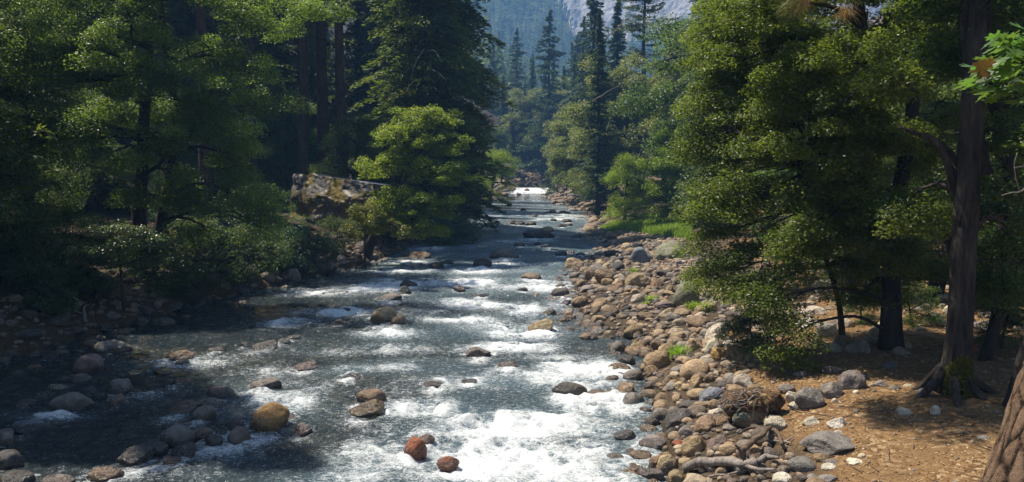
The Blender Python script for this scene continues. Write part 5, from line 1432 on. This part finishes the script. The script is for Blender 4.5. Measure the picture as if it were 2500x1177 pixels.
# ------------------------------------------------------------------ branch of big lobed leaves, upper right
def lobed_leaf():
    pts = [(0, -.55)]
    half = [(.05, -.3), (.2, -.32), (.28, -.2), (.14, -.12), (.16, -.02), (.38, .0), (.42, .12), (.2, .12), (.16, .2), (.27, .34), (.2, .42), (.08, .36), (.0, .55)]
    out_ = half + [(-x, y) for x, y in half[::-1][1:]]
    V = [(0, -.3, 0)] + [(x, y, .10 * abs(x) - .12 * y * y) for x, y in out_]
    mid_ = len(V); V += [(0, .1, -.02)]
    F = [(mid_, i, i + 1) for i in range(1, len(out_))] + [(mid_, 0, 1), (mid_, len(out_), 0)]
    st_, q, t = tube(np.array([(0, -.62, .03), (0, -.45, 0), (0, -.3, 0)]), np.array([.012, .012, .012]), 4)
    mb = MB(); mb.add(np.array(V), tris=F, tint=.55); mb.add(st_, quads=q, tint=.9)
    return mb
M['bigleaf'] = leaf_mat('lobed_leaf', (.05, .11, .03), (.13, .22, .06), .42, 1.5, .4, .5)
M['deadleaf'] = leaf_mat('dead_lobed_leaf', (.11, .055, .022), (.2, .11, .045), .3, 1.0, .6, .3)
lm_ = lobed_leaf().mesh('leaf', M['bigleaf'], False); ld_ = lobed_leaf().mesh('leaf', M['deadleaf'], False)
DB = 5.2
br = thing('oak_branch', 'branch of large lobed green leaves with one brown leaf hanging in at the upper right', 'branch', at(2620, 40, DB))
bo = np.array(br.location)
stems = [[(2620,40),(2540,90),(2470,140),(2400,190),(2365,215)], [(2600,60),(2520,130),(2460,190),(2420,225)], [(2620,50),(2540,70),(2480,80),(2440,95)], [(2620,60),(2540,160),(2500,215),(2470,235)], [(2470,140),(2430,160),(2385,175)]]
lr_ = random.Random(9); tips = []
for n_, pts in enumerate(stems):
    P = smooth_path([at(px, py, DB + .12 * n_ - .2) for px, py in pts], 10) - bo
    v, q, t = tube(P, np.linspace(.012, .004, 10), 5); link('stem', MB().add(v, q, t).mesh('stem', M['barkgrey'], True), br)
    for j in range(2, 10): tips += [(P[j], n_)] * (2 if j > 3 else 1)
tips += [(at(lr_.uniform(2400, 2560), lr_.uniform(95, 228), DB + lr_.uniform(-.3, .3)) - bo, 9) for _ in range(52)]
for q_, (p, n_) in enumerate(tips):
    o = link('leaf', lm_, br, p + np.array([lr_.uniform(-.06, .06), lr_.uniform(-.12, .12), lr_.uniform(-.05, .04)]))
    s = lr_.uniform(.13, .2); o.scale = (s, s, s)
    o.rotation_euler = (lr_.uniform(-.7, .5), lr_.uniform(-.6, .6), math.pi / 2 + lr_.uniform(-.9, 1.1))
o = link('leaf', ld_, br, at(2397, 172, DB - .3) - bo); o.scale = (.15,) * 3; o.rotation_euler = (1.2, .3, 2.6); o['label'] = 'brown dead leaf'
o = link('leaf', ld_, br, at(2408, 160, DB - .28) - bo); o.scale = (.12,) * 3; o.rotation_euler = (.9, -.5, 3.4); o['label'] = 'brown dead leaf'

# pine bough dipping in at the top
bough = thing('pine_bough', 'pine bough with long yellowing needles hanging in at the top', 'pine bough', at(2030, -60, 6.5))
bo = np.array(bough.location)
P = smooth_path([at(2030, -60, 6.5), at(1990, -30, 6.5), at(1945, 8, 6.5)], 10) - bo
v, q, t = tube(P, np.linspace(.014, .006, 10), 5); link('stem', MB().add(v, q, t).mesh('stem', M['bark'], True), bough)
P2 = smooth_path([at(2040, -60, 6.6), at(2070, -30, 6.6), at(2068, 10, 6.6)], 10) - bo
v, q, t = tube(P2, np.linspace(.014, .006, 10), 5); link('stem', MB().add(v, q, t).mesh('stem', M['bark'], True), bough)
g = np.random.default_rng(55)
M['longneedle'] = leaf_mat('long_needle', (.06, .08, .02), (.2, .19, .06), .3, 1.3)
M['deadneedle'] = leaf_mat('dead_needle', (.2, .1, .035), (.36, .22, .09), .2, 1.0)
for (tip, axis, mt, n_) in [(P[-1], P[-1] - P[-3], 'longneedle', 150), (P[6], P[-1] - P[-3], 'longneedle', 80), (P[-3], np.array([-.02, 0, -.1]), 'deadneedle', 90), (P2[-1], P2[-1] - P2[-3], 'deadneedle', 110), (P2[5], P2[5] - P2[2], 'longneedle', 90)]:
    D = unit(unit(np.asarray(axis)[None]) + g.normal(size=(n_, 3)) * .55); L_ = g.uniform(.12, .22, n_)
    mb = MB(); leaf_quads(mb, tip + D * (L_ * .5)[:, None], unit(g.normal(size=(n_, 3))), D, L_, .004, .1, g.random(n_))
    o = link('needles', mb.mesh('needles', M[mt], False), bough); o['kind'] = 'stuff'
# bare twig at the right edge
wood('bare_twig', 'bare pale twig hooking in at the right edge among dark trunks', 'twig',
     [([at(2520,440,11), at(2490,470,11), at(2465,470,11), at(2445,478,11)], .012, .006, 'stem'), ([at(2490,468,11), at(2478,430,11), at(2475,400,11), at(2483,375,11)], .007, .004, 'twig'), ([at(2475,410,11), at(2500,405,11), at(2520,412,11)], .006, .004, 'twig')], M['dead'], sides=5)
wood('bare_twig', 'bare grey forked branch between the oak trunk and the slanting brown one', 'twig',
     [([at(2310,585,22), at(2285,590,22), at(2275,575,22), at(2262,568,22)], .02, .008, 'stem'), ([at(2285,590,22), at(2270,600,22), at(2250,598,22)], .012, .006, 'twig'), ([at(2290,592,22), at(2275,625,22)], .012, .006, 'twig')], M['dead'], sides=5)

# ------------------------------------------------------------------ the wood that clothes the mountainside
g = np.random.default_rng(400)
mb = MB()
YY = 240 + 640 * g.random(3300) ** .7; XX = g.uniform(-110, 230, 3300) * YY / 640
MZ = np.maximum(mountain(XX, YY) - 900 * (YY < 548), terrain(XX, YY))
for _ in range(3300):
    x, y = float(XX[_]), float(YY[_])
    zb = float(MZ[_])
    if x > 24 and y > 640: 
        tt_ = np.clip((zb - 80) / 230, 0, 1)
        if y > float(cliff_y(np.array([x]), np.array([tt_]))[0]) - 4 and g.random() < .97: continue
    H = g.uniform(16, 34); Rr = H * g.uniform(.11, .16)
    nb_ = 95
    f = g.random(nb_) ** .8; a = g.uniform(0, 6.28, nb_); rr_ = Rr * (1 - f) ** .8 * g.uniform(.35, 1, nb_)
    C = np.stack([x + rr_ * np.cos(a), y + rr_ * np.sin(a), zb + H * (.06 + .92 * f) - .2 * rr_], 1)
    D = np.stack([np.cos(a), np.sin(a), -.4 + 0 * a], 1)
    sz = (2.6 * (1 - f) + 1.1) * g.uniform(.7, 1.2, nb_)
    leaf_quads(mb, C, unit(np.array([0, 0, 1.0]) + D * .5 + g.normal(size=(nb_, 3)) * .3), D, sz, sz * .5, .15, np.clip(g.uniform(0, 1) + g.normal(size=nb_) * .15, 0, 1))
tag(link('mountain_forest', mb.mesh('mountain_forest', M['farwood'] if 'farwood' in M else M['fir'], False)), 'blue hazy conifer forest clothing the mountainside', kind='stuff')

# ------------------------------------------------------------------ the air
bpy.context.view_layer.update()
hz = newmat('haze_air'); m, nt, out = hz
pv = nt.nodes.new('ShaderNodeVolumePrincipled')
pv.inputs['Color'].default_value = (.24, .52, 1.0, 1)
pv.inputs['Density'].default_value = 0.00072
pv.inputs['Anisotropy'].default_value = 0.0
nt.links.new(pv.outputs[0], out.inputs['Volume'])
hx0, hx1, hy0, hy1, hz0, hz1 = -460, 720, -45, 1040, -4, 400
V = [(x, y, z) for x in (hx0, hx1) for y in (hy0, hy1) for z in (hz0, hz1)]
Fh = [(0, 1, 3, 2), (4, 6, 7, 5), (0, 4, 5, 1), (2, 3, 7, 6), (0, 2, 6, 4), (1, 5, 7, 3)]
tag(link('haze', MB().add(np.array(V, float), quads=Fh).mesh('haze', m)), 'thin blue haze filling the valley', kind='stuff')
print('rocks', ROCK_N[0], 'tris', sum(len(me.polygons) for me in bpy.data.meshes))
